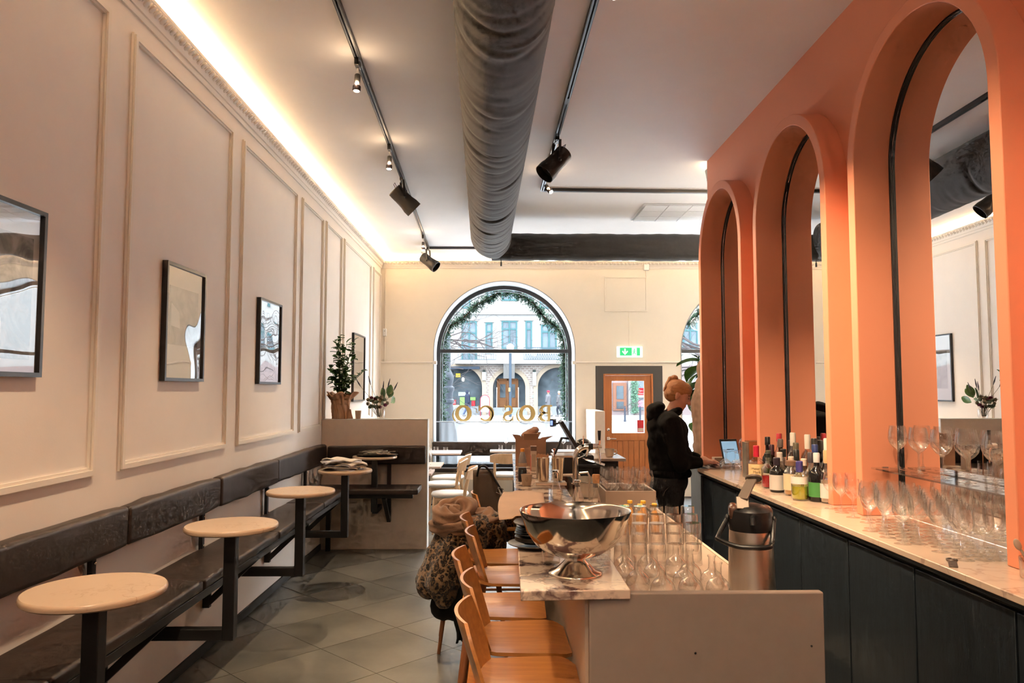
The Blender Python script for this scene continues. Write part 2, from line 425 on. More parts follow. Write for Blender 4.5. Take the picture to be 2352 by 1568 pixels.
# back wall with two arched windows and a door
WR = 1.1165; WX = (0.08, 3.98); ZS = 2.265; ZB = 0.40; YO = 12.40
DX0, DX1, DZ = 1.635, 2.418, 1.913
def arc(cx, r, zs, n=40, a0=0, a1=PI):
    return [(cx+r*math.cos(a0+(a1-a0)*i/n), zs+r*math.sin(a0+(a1-a0)*i/n)) for i in range(n+1)]
g = G(); top = H
g.box(XL-.1, YB, 0, WX[0]-WR, YO, top)
g.box(WX[0]+WR, YB, 0, DX0, YO, top)
g.box(DX0, YB, DZ, DX1, YO, top)
g.box(DX1, YB, 0, WX[1]-WR, YO, top)
g.box(WX[1]+WR, YB, 0, XR, YO, top)
for wx in WX:
    g.box(wx-WR, YB, 0, wx+WR, YO, ZB)
    g.prism(arc(wx, WR, ZS) + [(wx-WR, top), (wx+WR, top)], 1, YB, YO)
wall_back = struct('wall_back', g, 'wallback', smooth=0)
# white plaster lining of the reveals, black window frames, glass
MT['frame'] = M('black_window_frame', (0.022, 0.022, 0.024), 0.4)
def flat(vs): return G().add(vs, [tuple(range(len(vs)))])
def arch_path(cx, r, z0, zs, n=40):
    return [(cx+r, z0)] + arc(cx, r, zs, n) + [(cx-r, z0)]
def ring(g, cx, ro, ri, z0, zs, y0, y1, n=40, zi=None):
    O = arch_path(cx, ro, z0, zs, n); I = arch_path(cx, ri, z0 if zi is None else zi, zs, n); m = len(O)
    vs = [(x, y, z) for y in (y0, y1) for P in (O, I) for x, z in P]
    fs = []
    for i in range(m-1):
        fs += [(i, i+1, m+i+1, m+i), (2*m+i, 3*m+i, 3*m+i+1, 2*m+i+1), (i, 2*m+i, 2*m+i+1, i+1), (m+i, m+i+1, 3*m+i+1, 3*m+i)]
    fs += [(0, m, 3*m, 2*m), (m-1, 3*m-1, 4*m-1, 2*m-1)]
    return g.add(vs, fs)
for k, wx in enumerate(WX):
    YF = 12.24
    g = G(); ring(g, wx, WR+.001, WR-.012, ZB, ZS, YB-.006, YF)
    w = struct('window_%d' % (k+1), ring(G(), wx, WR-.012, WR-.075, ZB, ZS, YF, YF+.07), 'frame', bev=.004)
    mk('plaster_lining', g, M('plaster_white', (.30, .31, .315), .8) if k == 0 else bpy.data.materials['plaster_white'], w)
    g = G().box(wx-WR+.05, YF+.003, 2.262, wx+WR-.05, YF+.067, 2.322)
    mk('transom_bar', g, 'frame', w, bev=.004)
    g = G().box(wx-WR+.05, YF+.003, ZB, wx+WR-.05, YF+.067, ZB+.09)
    mk('bottom_rail', g, 'frame', w, bev=.004)
    mk('inner_bead', ring(G(), wx, WR-.095, WR-.108, ZB, ZS, YF+.045, YF+.062), M('grey_bead', (.25, .27, .3), .5) if k == 0 else MT['trim'], w)
    mk('pane', flat([(a, YF+.032, b) for a, b in arc(wx, WR-.07, ZS, 36)]), 'pane', w, smooth=0)
    mk('pane', flat([(wx-WR+.07, YF+.032, ZB+.05), (wx+WR-.07, YF+.032, ZB+.05), (wx+WR-.07, YF+.032, ZS), (wx-WR+.07, YF+.032, ZS)]), 'pane', w, smooth=0)
    mk('window_sill', G().box(wx-WR+.01, YB-.02, ZB-.03, wx+WR-.01, YF, ZB), 'white', w, bev=.004)
# dado rail on the back wall (with a small return block at the window edge)
for n, (x0, x1) in enumerate(((XL, WX[0]-WR+.02), (WX[0]+WR-.02, WX[1]-WR+.02))):
    g = G().prism([(YB, 2.075), (YB-.022, 2.08), (YB-.028, 2.09), (YB-.022, 2.10), (YB, 2.105)], 0, x0, x1)
    xe = x1 if n == 0 else x0
    g.box(xe-.03, YB-.03, 2.06, xe+.03, YB+.1, 2.112)
    struct('trim_%d' % (4+n), g, 'trim')
# door with dark painted surround
MT['darkpaint'] = M('dark_grey_wall_paint', (0.060, 0.055, 0.050), 0.7)
g = G()
for b in ((1.512, 0, DX0, 2.037), (DX1, 0, 2.569, 2.037), (DX0, DZ, DX1, 2.037)):
    g.box(b[0], YB-.004, b[1], b[2], YB+.01, b[3])
mk('painted_surround', g, 'darkpaint', wall_back, smooth=0)
YD = YB+.02
g = G().box(DX0, YB-.012, .10, DX0+.028, YB+.12, DZ).box(DX1-.028, YB-.012, .10, DX1, YB+.12, DZ).box(DX0+.028, YB-.012, DZ-.028, DX1-.028, YB+.12, DZ)
door = struct('door_1', g, 'doorwood', bev=.003)
x0, x1 = DX0+.03, DX1-.03
zg0, zg1 = 0.985, 1.80
g = G().box(x0, YD, .10, x0+.105, YD+.045, DZ-.03).box(x1-.105, YD, .10, x1, YD+.045, DZ-.03).box(x0+.105, YD, zg1, x1-.105, YD+.045, DZ-.03).box(x0+.105, YD, zg0-.12, x1-.105, YD+.045, zg0).box(x0+.105, YD, .10, x1-.105, YD+.045, .20)
leaf = mk('door_leaf', g, 'doorwood', door, bev=.003)
n = 6; w = (x1-x0-.21)/n
mk('plank_backing', G().box(x0+.10, YD+.033, .15, x1-.10, YD+.044, zg0-.06), 'doorwood', leaf)
for i in range(n):
    mk('plank', G().box(x0+.105+w*i+.002, YD+.012, .20, x0+.105+w*(i+1)-.002, YD+.035, zg0-.12), 'doorwood', leaf, bev=.003)
mk('pane', flat([(x0+.10, YD+.021, zg0-.01), (x1-.10, YD+.021, zg0-.01), (x1-.10, YD+.021, zg1+.01), (x0+.10, YD+.021, zg1+.01)]), 'pane', leaf, smooth=0)
g = G().bar((x0+.045, YD-.012, .90), (x0+.045, YD+.002, .90), .045).tube([(x0+.045, YD-.01, .90), (x0+.045, YD-.05, .90), (x0+.06, YD-.055, .90), (x0+.16, YD-.055, .895)], .009, 8)
mk('door_handle', g, 'chrome', leaf)
mk('lock_cylinder', G().lathe([(.022, 0), (.022, .012), (.012, .016)], 16, T=Matrix.Translation((x0+.045, YD, 1.04)) @ Matrix.Rotation(PI/2, 4, 'X')), 'chrome', leaf)
g = G().box(x1-.22, YD+.010, zg0+.01, x1-.115, YD+.016, zg0+.20)
stk = mk('door_sticker', g, M('red_sticker', (.55, .02, .03), .5), leaf, smooth=0)
mk('sticker_panel', G().box(x1-.21, YD+.008, zg0+.02, x1-.125, YD+.011, zg0+.075), M('pale_print', (.6, .42, .34), .6), stk, smooth=0)
struct('door_2', G().box(DX0-.05, YB-.28, 0, DX1+.05, YB+.1, .10), wood('threshold_oak', (.28, .16, .09), (.38, .23, .13), .5), bev=.006)
bpy.data.objects['door_2'].name = 'door_threshold_step'
tag(bpy.data.objects['door_threshold_step'], kind='structure')
# half wall stub beside the door
struct('wall_stub', G().box(1.35, 10.6, 0, 1.49, YB, 1.36), 'beige', bev=.004)
# right wall, orange, with three mirrored arches standing proud of it
AY = (3.16, 4.595, 6.03); AO = .585; AI = .52; AZ = 2.772
g = G()
g.box(XW, YN, 0, 2.12, AY[0]-AO+.01, H)
g.box(XW, AY[0]+AO-.01, 0, 2.12, AY[1]-AO+.01, H)
g.box(XW, AY[1]+AO-.01, 0, 2.12, AY[2]-AO+.01, H)
g.box(XW, AY[2]+AO-.01, 0, 2.12, YE, H)
for ay in AY:
    g.prism(arc(ay, AO-.01, AZ, 32) + [(ay-AO+.01, H), (ay+AO-.01, H)], 0, XW, 2.12)
    g.box(XW, ay-AO+.01, 0, 2.12, ay+AO-.01, ZC-.03)
struct('wall_right', g, 'orange', smooth=0)
for k, ay in enumerate(AY):
    nm = ('nearest to the camera, holding the wine glasses', 'in the middle, behind the liquor bottles', 'farthest away, beside the barman')[k]
    t = thing('mirror_arch', 'tall orange arched mirror niche %s' % nm, 'arch', (XA, ay, ZC), 0, 'orange arched niches')
    # ring in local coords: path in (y,z), depth along x
    def ringx(ro, ri, x0, x1, zs, n=40):
        g = G(); O = arch_path(0, ro, 0, zs, n); I = arch_path(0, ri, 0, zs, n); m = len(O)
        vs = [(x, a, z) for x in (x0, x1) for P in (O, I) for a, z in P]; fs = []
        for i in range(m-1):
            fs += [(i, i+1, m+i+1, m+i), (2*m+i, 3*m+i, 3*m+i+1, 2*m+i+1), (i, 2*m+i, 2*m+i+1, i+1), (m+i, m+i+1, 3*m+i+1, 3*m+i)]
        fs += [(0, m, 3*m, 2*m), (m-1, 3*m-1, 4*m-1, 2*m-1)]
        return g.add(vs, fs)
    zs = AZ-ZC
    mk('niche_floor', G().box(XW-XA-.001, -AI, -.03, XM-XA, AI, -.001), 'counter', t)
    mk('arch_shell', ringx(AO, AI, 0, XM-XA-.012, zs), 'orange', t, smooth=25, bev=.004)
    mk('black_mirror_edge', ringx(AI+.004, AI-.008, XM-XA-.014, XM-XA-.001, zs), 'blackplastic', t)
    mk('mirror', G().prism([(-AI, 0)] + [(AI, 0)] + arc(0, AI, zs, 40), 0, XM-XA, XM-XA+.01), 'mirror', t, smooth=0)
struct('wall_return', G().box(2.12, YE-.15, 0, XR, YE, H).box(XW, YE-.004, 0, 2.13, YE+.004, H), 'wall')
struct('wall_far_right', G().box(XR, YE-.15, 0, XR+.15, YO, H), 'wall')
struct('wall_behind_camera', G().box(XL-.15, YN-.15, 0, XW+.3, YN, H), 'wall')
# half wall at the end of the bench
divider = thing('half_wall', 'low beige half wall closing the end of the corner bench', 'partition', (-1.31, 8.03, 0))
mk('panel', G().box(XL+1.31, -.08, 0, .548, .08, 1.348), 'beige', divider, bev=.004)
mk('end_trim', G().box(.548, -.083, 0, .556, .083, 1.352), 'white', divider)
mk('top_trim', G().box(XL+1.31, -.083, 1.348, .556, .083, 1.353), 'white', divider)
# ================================================================ ceiling fittings
# fabric air duct along the room, and a thinner one turning right
MT['ductcloth'] = M('charcoal_duct_fabric', (0.030, 0.029, 0.029), 0.85, var=0.12, vscale=30, bump=0.15, bscale=250, sheen=.15)
def duct_fold(t, a):
    # sagging crescent folds along the underside
    f = 0
    for (p, w, amp) in FOLDS:
        d = (t - p - .10*math.sin(a)**2*(-1 if w > 0 else 1))/abs(w)
        f += amp*math.exp(-d*d)*max(0, -math.sin(a)+.25)
    return f
FOLDS = []
yy = -3.4
while yy < 9.0:
    FOLDS.append((yy, R.uniform(.012, .045), R.choice((-1, -1, 1))*R.uniform(.0015, .007)))
    yy += R.uniform(.03, .09)
for p in (5.05, 5.9, 6.95, 7.6): FOLDS.append((p, .030, -.022))
def duct_pt(u, v):
    y = -3.4 + v*12.25; a = 2*PI*u
    r = .24 + sum(amp*math.exp(-((y-p-(.16+.10*math.sin(p*37))*max(0, -math.sin(a))**1.3-.05*math.sin(p*53)*math.cos(a))/w)**2)*max(0, -math.sin(a)+.2)*(.45+.55*math.sin(2.2*a+p*61)) for p, w, amp in FOLDS if abs(y-p) < .5)
    x = .097-.0228*y
    return (x + r*math.cos(a), y, 3.5 + r*math.sin(a))
d = thing('air_duct', 'long charcoal fabric air duct hanging in folds under the ceiling', 'duct', (0, 0, 0))
mk('fabric_tube', G().surf(duct_pt, 48, 900, cu=True), 'ductcloth', d, smooth=60)
g = G(); pts = []; rr = []
# rounded end that bends towards the right
for i in range(10):
    a = PI/2*i/9
    g0 = .24
    pts.append((.097-.0228*8.85 + .12*(1-math.cos(a)), 8.85+.26*math.sin(a), 3.5-.02*math.sin(a))); rr.append(.24*math.sqrt(max(.02, 1-(i/10.5)**3*.55)))
g.tube(pts, rr, 40)
mk('end_bend', g, 'ductcloth', d)
g = G()
def duct2(u, v):
    x = -.1+v*6.2; a = 2*PI*u
    r = .168 + .0025*math.sin(x*7+math.cos(a)*2)+.002*math.sin(x*31+math.sin(a)*3)
    return (x, 9.22 + r*math.cos(a), 3.43 + r*math.sin(a))
g.surf(duct2, 32, 140, cu=True)
d2 = thing('air_duct', 'black fabric air duct crossing to the right above the door', 'duct', (0, 0, 0))
mk('fabric_tube', g, 'ductcloth', d2, smooth=60)
mk('hanger_clip', G().lathe([(.012, -.05), (.012, 0), (.006, 0), (.006, .04)], 10, c=(.02, 9.15, 3.23)), 'black', d2)
# track rails
def track(name_label, p, q):
    p = Vector(p); q = Vector(q); dd = (q-p).normalized(); s = dd.cross(Vector((0, 0, 1)))
    t = thing('track_rail', name_label, 'light track', (p.x, p.y, p.z)); q = q-p
    g = G().bar((0, 0, -.003), q+Vector((0, 0, -.003)), .036, .006)
    g.bar(s*.0155+Vector((0, 0, -.018)), q+s*.0155+Vector((0, 0, -.018)), .005, .030)
    g.bar(-s*.0155+Vector((0, 0, -.018)), q-s*.0155+Vector((0, 0, -.018)), .005, .030)
    mk('channel', g, 'track', t)
    mk('conductor_lip', G().bar(s*.009+Vector((0, 0, -.031)), q+s*.009+Vector((0, 0, -.031)), .007, .003).bar(-s*.009+Vector((0, 0, -.031)), q-s*.009+Vector((0, 0, -.031)), .007, .003), M('grey_lip', (.16, .17, .19), .4, metal=.6), t)
    for k in range(3):
        c = q*(.18+.3*k)
        mk('joint_cover', G().bar(c-dd*.05+Vector((0, 0, -.026)), c+dd*.05+Vector((0, 0, -.026)), .018, .012), 'blackplastic', t)
lx = lambda y: -.876-.0246*(y-3.93)
rx = lambda y: .51-.0177*(y-3.9)
ZT = H
track('long black light track running above the wall bench', (lx(-3.4), -3.4, ZT), (lx(10.93), 10.93, ZT))
track('short black light track crossing from bench track towards the window wall duct', (lx(10.93), 10.93, ZT), (3.0, 10.93, ZT))
track('black light track running above the bar between duct and orange wall', (rx(-3.4), -3.4, ZT), (rx(7.7), 7.7, ZT))
track('black light track crossing right towards the end of the orange wall', (rx(7.7), 7.7, ZT), (3.4, 7.78, ZT))
def small_lamp(x, y, label, tgt, power, on=True, lens='bulb', spread=75, halo=.6):
    t = thing('track_lamp', label, 'lamp', (x, y, ZT-.03), 0, 'small track lamps')
    mk('adapter', G().box(-.014, -.045, -.05, .014, .045, 0), 'blackplastic', t, bev=.003)
    mk('stem', G().cap((0, 0, -.05), (.002, 0, -.10), .006, .006, 8), 'chrome', t)
    d = (Vector(tgt)-Vector((x, y, ZT-.13))).normalized(); Q = d.to_track_quat('Z', 'Y').to_matrix().to_4x4(); T = Matrix.Translation((0, 0, -.115)) @ Q
    mk('socket', G().lathe([(.016, -.02), (.019, -.015), (.019, .03), (.014, .032)], 16, T=T), 'black', t)
    mk('bulb_neck', G().lathe([(.012, .03), (.013, .045), (.018, .055)], 16, T=T), 'dim', t)
    mk('lens_head', G().lathe([(.020, .055), (.026, .062), (.026, .088), (.022, .092)], 18, T=T), M('dark_lens_ring', (.05, .04, .045), .2, metal=.6) if 'dark_lens_ring' not in bpy.data.materials else bpy.data.materials['dark_lens_ring'], t)
    mk('lens', G().lathe([(0.0001, .097), (.012, .096), (.021, .0915), (.021, .090), (.0001, .09)], 18, T=T), lens, t)
    if power:
        p = Vector((x, y, ZT-.03)) + (T @ Vector((0, 0, .12)))
        add_light('lamp_beam', 'SPOT', p, power, (1.0, .74, .48), aim(p, tgt), .03, spot=math.radians(spread), blend=.8)
        if halo: add_light('lamp_neck_glow', 'POINT', Vector((x, y, ZT-.03)) + (T @ Vector((0, 0, .045)))+Vector((.0, -.03, 0)), halo, (1.0, .70, .42), size=.02)
    return t
small_lamp(lx(4.6), 4.6, 'small spot bulb on the bench track, nearest to the camera', (-1.0, 4.2, 0.6), 54, lens='dim')
small_lamp(lx(6.25), 6.25, 'small spot bulb on the bench track, in the middle', (-1.0, 6.0, 0.6), 54, lens='bulb')
small_lamp(lx(9.95), 9.95, 'small spot bulb on the bench track, close to the window', (-.9, 9.4, 0.5), 62, lens='bulb')
small_lamp(rx(7.1), 7.1, 'bright glowing spot bulb hanging behind the big black spotlight', (1.75, 5.5, 1.4), 100, lens='bulb')
small_lamp(rx(3.45), 3.45, 'small track lamp above the camera lighting the orange arch', (1.80, 4.05, 1.25), 150, spread=64)
small_lamp(rx(2.2), 2.2, 'small track lamp above the camera lighting the wine glasses', (1.75, 3.2, 1.1), 84, spread=64)
small_lamp(rx(1.2), 1.2, 'small track lamp above the camera lighting the bar end', (.5, 3.0, 1.0), 30)
small_lamp(lx(2.6), 2.6, 'small track lamp above the camera lighting the first bench table', (-1.25, 2.6, .8), 54)
small_lamp(lx(0.6), 0.6, 'small added unseen track lamp behind the camera on the bench track', (-1.3, 1.4, .8), 45, spread=95)  # added lamp, out of view, extra light for the near room
small_lamp(rx(-.6), -.6, 'small added unseen track lamp behind the camera on the bar track', (.9, .6, .6), 10, spread=80)  # added out of view as weak fill from behind
def big_spot(x, y, label, d, tail):
    t = thing('spotlight', label, 'spotlight', (x, y, ZT-.03), 0, 'large black spotlights')
    d = Vector(d).normalized()
    mk('adapter', G().box(-.016, -.06, -.03, .016, .06, 0), 'black', t, bev=.003)
    side = d.cross(Vector((0, 0, 1))).normalized()
    c = Vector((0, 0, -.19)) + d*.02
    g = G()
    for s in (-1, 1):
        g.bar(Vector((0, 0, -.03))+side*s*.062, c+side*s*.079, .022, .005, up=side)
    g.bar(Vector((0, 0, -.03))-side*.066, Vector((0, 0, -.03))+side*.066, .022, .006)
    mk('yoke', g, 'black', t)
    Q = d.to_track_quat('Z', 'Y').to_matrix().to_4x4(); T = Matrix.Translation(c) @ Q
    can = M('spot_can_paint', (.035, .030, .026), .55) if 'spot_can_paint' not in bpy.data.materials else bpy.data.materials['spot_can_paint']
    mk('can', G().lathe([(.068, -.125), (.074, -.118), (.074, .0), (.077, .05), (.086, .095), (.086, .15), (.081, .15), (.081, .09), (.0001, .07)], 28, T=T), can, t)
    mk('rear_clip', G().tube([T @ Vector((-.03, .03, -.125)), T @ Vector((-.03, .045, -.165)), T @ Vector((.03, .045, -.165)), T @ Vector((.03, .03, -.125))], .003, 6), 'black', t)
    mk('pivot_knob', G().ball(c-side*.086, .013, 8, 6), 'black', t); mk('pivot_knob', G().ball(c+side*.086, .013, 8, 6), 'black', t)
def fill_pendant(x, y, label, power):  # globe lamps added out of view to lift the ambient light
    t = thing('fill_lamp', label, 'lamp', (x, y, H), 0, 'added opal fill lamps')
    mk('ceiling_rose', G().lathe([(.05, 0), (.05, -.02), (.01, -.03)], 20), 'black', t)
    mk('cord', G().tube([(0, 0, -.03), (0, 0, -.62)], .004, 6), 'black', t)
    mk('cap', G().lathe([(.03, -.62), (.035, -.68)], 20), 'black', t)
    mk('opal_globe', G().ball((0, 0, -.80), .125, 24, 16), M('opal_glass', (.9, .9, .88), .4, emit=(1, .9, .78), estr=6) if 'opal_glass' not in bpy.data.materials else bpy.data.materials['opal_glass'], t)
    add_light('fill_globe_light', 'POINT', (x, y, H-.80), power, (1.0, .86, .70), size=.13)
fill_pendant(3.3, 8.2, 'added unseen opal globe lamp in the side room behind the orange wall, near one', 310)
fill_pendant(3.9, 9.9, 'added unseen opal globe lamp in the side room behind the orange wall, far one', 250)
fill_pendant(-.4, -2.2, 'added unseen opal globe lamp hanging behind the camera', 170)
fill_pendant(1.2, -1.4, 'added unseen opal globe lamp hanging behind the camera over the bar', 70)
big_spot(lx(7.25), 7.25, 'big dark cylindrical spotlight on the bench track, midway along it', (.75, .25, -.72), 0)
big_spot(lx(10.85), 10.85, 'big spotlight at the far end of the bench track near the window', (.75, -.25, -.6), 0)
big_spot(rx(6.05), 6.05, 'big black cylindrical spotlight on the bar track right of the duct', (-.65, -.25, -.75), 0)
# ceiling cassette
t = thing('ceiling_panel', 'square white gridded ventilation panel flush in the ceiling', 'vent', (2.05, 8.73, H))
mk('frame', G().box(-.42, -.42, -.012, .42, .42, 0), M('vent_frame', (.72, .74, .76), .6), t)
pm = me_of('panel_tile', G().box(-.128, -.128, -.022, .128, .128, -.01), M('vent_tile', (.80, .83, .87), .5), 0)
for i in range(3):
    for j in range(3):
        mk('panel_tile', pm, None, t, loc=((i-1)*.268, (j-1)*.268, 0))
# back wall fittings
def frame_rect(x0, x1, z0, z1, w=.022, d=.012):
    g = G()
    g.box(x0, YB-d, z0, x1, YB, z0+w).box(x0, YB-d, z1-w, x1, YB, z1).box(x0, YB-d, z0+w, x0+w, YB, z1-w).box(x1-w, YB-d, z0+w, x1, YB, z1-w)
    return g
t = thing('access_panel', 'shallow cream access panel set in the wall above the exit sign', 'panel', (0, 0, 0))
mk('rim', frame_rect(1.665, 2.34, 2.895, 3.455), 'wallback', t)
mk('face', G().box(1.69, YB-.006, 2.92, 2.315, YB, 3.43), 'wallback', t)
t = thing('sensor_box', 'small white junction box under the crown moulding above the access panel', 'sensor', (2.33, YB-.02, 3.60))
mk('housing', G().box(-.04, -.03, -.05, .04, .02, .05), 'white', t, bev=.008)
mk('cable', G().tube([(0, .01, -.05), (.0, .012, -.2)], .007, 6), 'wallback', t)
t = thing('exit_sign', 'lit green emergency exit sign with arrow and running figure above the door', 'sign', (2.05, YB-.03, 2.255))
mk('housing', G().box(-.20, -.022, -.085, .20, .03, .085), M('sign_white', (.8, .85, .83), .4, emit=(.75, 1, .95), estr=.35), t, bev=.006)
mk('green_face', G().box(-.158, -.026, -.058, .158, -.021, .066), M('sign_green', (.0, .40, .13), .4, emit=(.005, .42, .12), estr=.35), t, smooth=0)
wm = M('sign_pictogram', (.9, .95, .92), .4, emit=(.85, 1, .95), estr=.45)
g = G().box(-.088, -.030, -.005, -.068, -.025, .05)
g.prism([(-.125, .005), (-.112, .018), (-.078, -.020), (-.044, .018), (-.031, .005), (-.078, -.048)], 1, -.030, -.025)
mk('arrow', g, wm, t, smooth=0)
g = G().box(.03, -.030, -.056, .105, -.025, .062)
dr = mk('doorway', g, wm, t, smooth=0)
gm = bpy.data.materials['sign_green']
g = G().ball((.07, -.031, .038), (.011, .003, .011), 10, 6)
for a, b, w in (((.07, .024), (.062, -.01), .016), ((.062, -.01), (.085, -.022), .011), ((.085, -.022), (.09, -.045), .010), ((.062, -.01), (.052, -.032), .011), ((.052, -.032), (.034, -.036), .010), ((.068, .02), (.045, .016), .008), ((.045, .016), (.038, .0), .008), ((.07, .02), (.09, .008), .008), ((.09, .008), (.10, .02), .008)):
    g.bar((a[0], -.031, a[1]), (b[0], -.031, b[1]), w, .003, up=(0, 1, 0))
mk('running_figure', g, gm, dr, smooth=0)
mk('cable', G().tube([(0, .025, .085), (0, .025, .64)], .006, 6), 'wallback', t)
t = thing('thermostat', 'small white wall sensor in the corner left of the window', 'sensor', (-1.80, YB-.02, 2.56))
mk('housing', G().box(-.03, -.02, -.06, .03, .02, .06), 'white', t, bev=.008)
mk('conduit', G().tube([(0, .012, -.06), (0, .012, -.45)], .008, 6).tube([(0, .012, .06), (0, .012, 1.0)], .008, 6), 'wallback', t)
mk('button', G().lathe([(.006, 0), (.006, .004)], 10, T=Matrix.Translation((0, -.02, .02)) @ Matrix.Rotation(PI/2, 4, 'X')), 'black', t)
# ================================================================ corner bench along the left wall
def cushion(x0, y0, z0, x1, y1, z1, puff=.012, nx=6, ny=14):
    """padded block: rounded box with slightly puffed faces"""
    g = G().box(x0, y0, z0, x1, y1, z1)
    return g
def pad(name, x0, y0, z0, x1, y1, z1, parent, bev=.022):
    bm = bmesh.new(); me = bpy.data.meshes.new(name)
    g = G().box(x0, y0, z0, x1, y1, z1); me.from_pydata(g.v, [], g.f); bm.from_mesh(me)
    bmesh.ops.recalc_face_normals(bm, faces=bm.faces)
    bmesh.ops.bevel(bm, geom=list(bm.edges), offset=bev, segments=4, affect='EDGES', profile=.6)
    long = [e for e in bm.edges if e.calc_length() > .25]
    bmesh.ops.subdivide_edges(bm, edges=long, cuts=9, use_grid_fill=True)
    cx, cy, cz = (x0+x1)/2, (y0+y1)/2, (z0+z1)/2
    ph = R.uniform(0, 9)
    for v in bm.verts:
        k = 1-min(1, max(abs((v.co.y-cy)/(y1-y0)*2), abs((v.co.x-cx)/(x1-x0)*2) if (x1-x0) > .3 and (y1-y0) > .3 else abs((v.co.y-cy)/(y1-y0)*2)))**4
        w = .004*math.sin(v.co.y*17+ph)*math.sin(v.co.x*13+v.co.z*9+ph)+.003*math.sin(v.co.y*41+v.co.x*22+ph)
        n = Vector((v.co.x-cx, (v.co.y-cy)*.05, v.co.z-cz)).normalized()
        v.co += n*(.006*k+w*.8)
    bm.to_mesh(me); bm.free()
    me.materials.append(MT['leather']); me.shade_smooth(); me.set_sharp_from_angle(angle=math.radians(50))
    o = bpy.data.objects.new(name, me); COL.objects.link(o); o.parent = parent
    return o
bench = thing('corner_bench', 'dark leather corner bench fixed along the panelled wall and the half wall', 'bench', (0, 0, 0))
zb0, zb1 = .91, 1.095
ys = (-.2, 1.25, 2.48, 3.705, 4.917, 6.172, 7.865)
for a, b in zip(ys, ys[1:]):
    pad('backrest_cushion', XL+.006, a+.006, zb0, XL+.080, b-.006, zb1, bench)
pad('backrest_cushion', XL+.088, 7.868, zb0-.02, -.772, 7.945, zb1-.02, bench)
ss = (-.2, 1.30, 2.63, 3.95, 5.27, 6.60, 7.45)
for a, b in zip(ss, ss[1:]):
    pad('seat_cushion', XL+.02, a+.003, .630, -1.515, b-.003, .684, bench, .018)
pad('seat_cushion', XL+.02, 7.455, .630, -.80, 7.86, .684, bench, .018)
fr = mk('front_rail', G().box(-1.565, -.2, .585, -1.525, 7.5, .627), 'black', bench, bev=.003)
mk('rear_rail', G().box(XL+.03, -.2, .595, XL+.06, 7.9, .627), 'black', bench, bev=.003)
mk('end_rail', G().box(-1.565, 7.53, .585, -.86, 7.57, .627), 'black', bench, bev=.003)
for y in (1.1, 2.38, 3.60, 4.86, 6.10, 7.30):
    g = G().box(XL+.002, y-.02, .29, XL+.045, y+.02, .60).bar((XL+.03, y, .315), (-1.545, y, .595), .038, .038).box(XL+.04, y-.02, .590, -1.55, y+.02, .626)
    mk('bracket', g, 'black', bench, bev=.003)
g = G().box(-1.17, 7.91, .29, -1.13, 7.948, .60).bar((-1.15, 7.93, .30), (-1.15, 7.56, .59), .038, .038)
mk('bracket', g, 'black', bench, bev=.003)
mk('leg', G().box(-1.79, 7.86, 0, -1.745, 7.905, .60), 'black', bench, bev=.003)
for y in (1.05, 2.30, 3.47, 4.73, 6.02, 7.2):
    st = mk('back_support', G().box(XL+.018, y-.018, .62, XL+.042, y+.018, .96), 'black', bench, bev=.002)
    mk('bolt', G().ball((XL+.045, y, .88), .008, 8, 6), 'chrome', st)
    mk('bolt', G().ball((XL+.045, y, .70), .008, 8, 6), 'chrome', st)
mk('back_support', G().box(-1.17, 7.90, .62, -1.13, 7.93, .92), M('brown_steel', (.05, .025, .018), .4), bench, bev=.002)
# cantilevered round tables
labels = ('round cream marble table cantilevered over the bench, nearest to the camera', 'round cream marble table cantilevered over the bench, second from the camera', 'round cream marble table cantilevered over the bench, third from the camera', 'round cream table carrying a pile of folded napkins', 'round cream table carrying a dark tray of cutlery by the half wall')
TB = ((-1.347, 2.571), (-1.318, 3.766), (-1.310, 5.022), (-1.278, 6.294), (-1.25, 7.60))
for i, (x, y) in enumerate(TB):
    t = thing('cantilever_table', labels[i], 'table', (x, y, 0), 0, 'round bench tables')
    mk('table_top', G().lathe([(.0001, .974), (.214, .974), (.220, .979), (.222, .988), (.220, .996), (.216, 1.0), (.0001, 1.0)], 56), 'tabletop', t)
    mk('mounting_plate', G().box(-.06, -.06, .966, .06, .06, .974), 'oak', t)
    mk('post', G().box(-.028, -.028, .446, .028, .028, .966), 'black', t, bev=.003)
    if i < 4: mk('foot_bar', G().box(XL+.002-x, -.026, .446, -.028, .026, .50), 'black', t, bev=.003)
    else: mk('foot_bar', G().box(-.026, .028, .42, .026, .34, .47), 'black', t, bev=.003)
# ================================================================ framed pictures
def art(name, a, b, sc, seed):
    m, nt, bs = nt_mat(name); L = nt.links
    tc = nt.nodes.new('ShaderNodeTexCoord'); mp = nt.nodes.new('ShaderNodeMapping'); mp.inputs['Location'].default_value = (seed, seed*.7, 0); L.new(tc.outputs['Object'], mp.inputs['Vector'])
    n = nt.nodes.new('ShaderNodeTexNoise'); n.inputs['Scale'].default_value = sc; n.inputs['Detail'].default_value = 8; n.inputs['Distortion'].default_value = 1.2
    L.new(mp.outputs[0], n.inputs['Vector'])
    rp = nt.nodes.new('ShaderNodeValToRGB'); rp.color_ramp.elements[0].position = .38; rp.color_ramp.elements[1].position = .62
    rp.color_ramp.elements[0].color = (*a, 1); rp.color_ramp.elements[1].color = (*b, 1)
    L.new(n.outputs['Fac'], rp.inputs['Fac']); L.new(rp.outputs['Color'], bs.inputs['Base Color']); bs.inputs['Roughness'].default_value = .9
    bs.inputs['Specular IOR Level'].default_value = .1
    return m
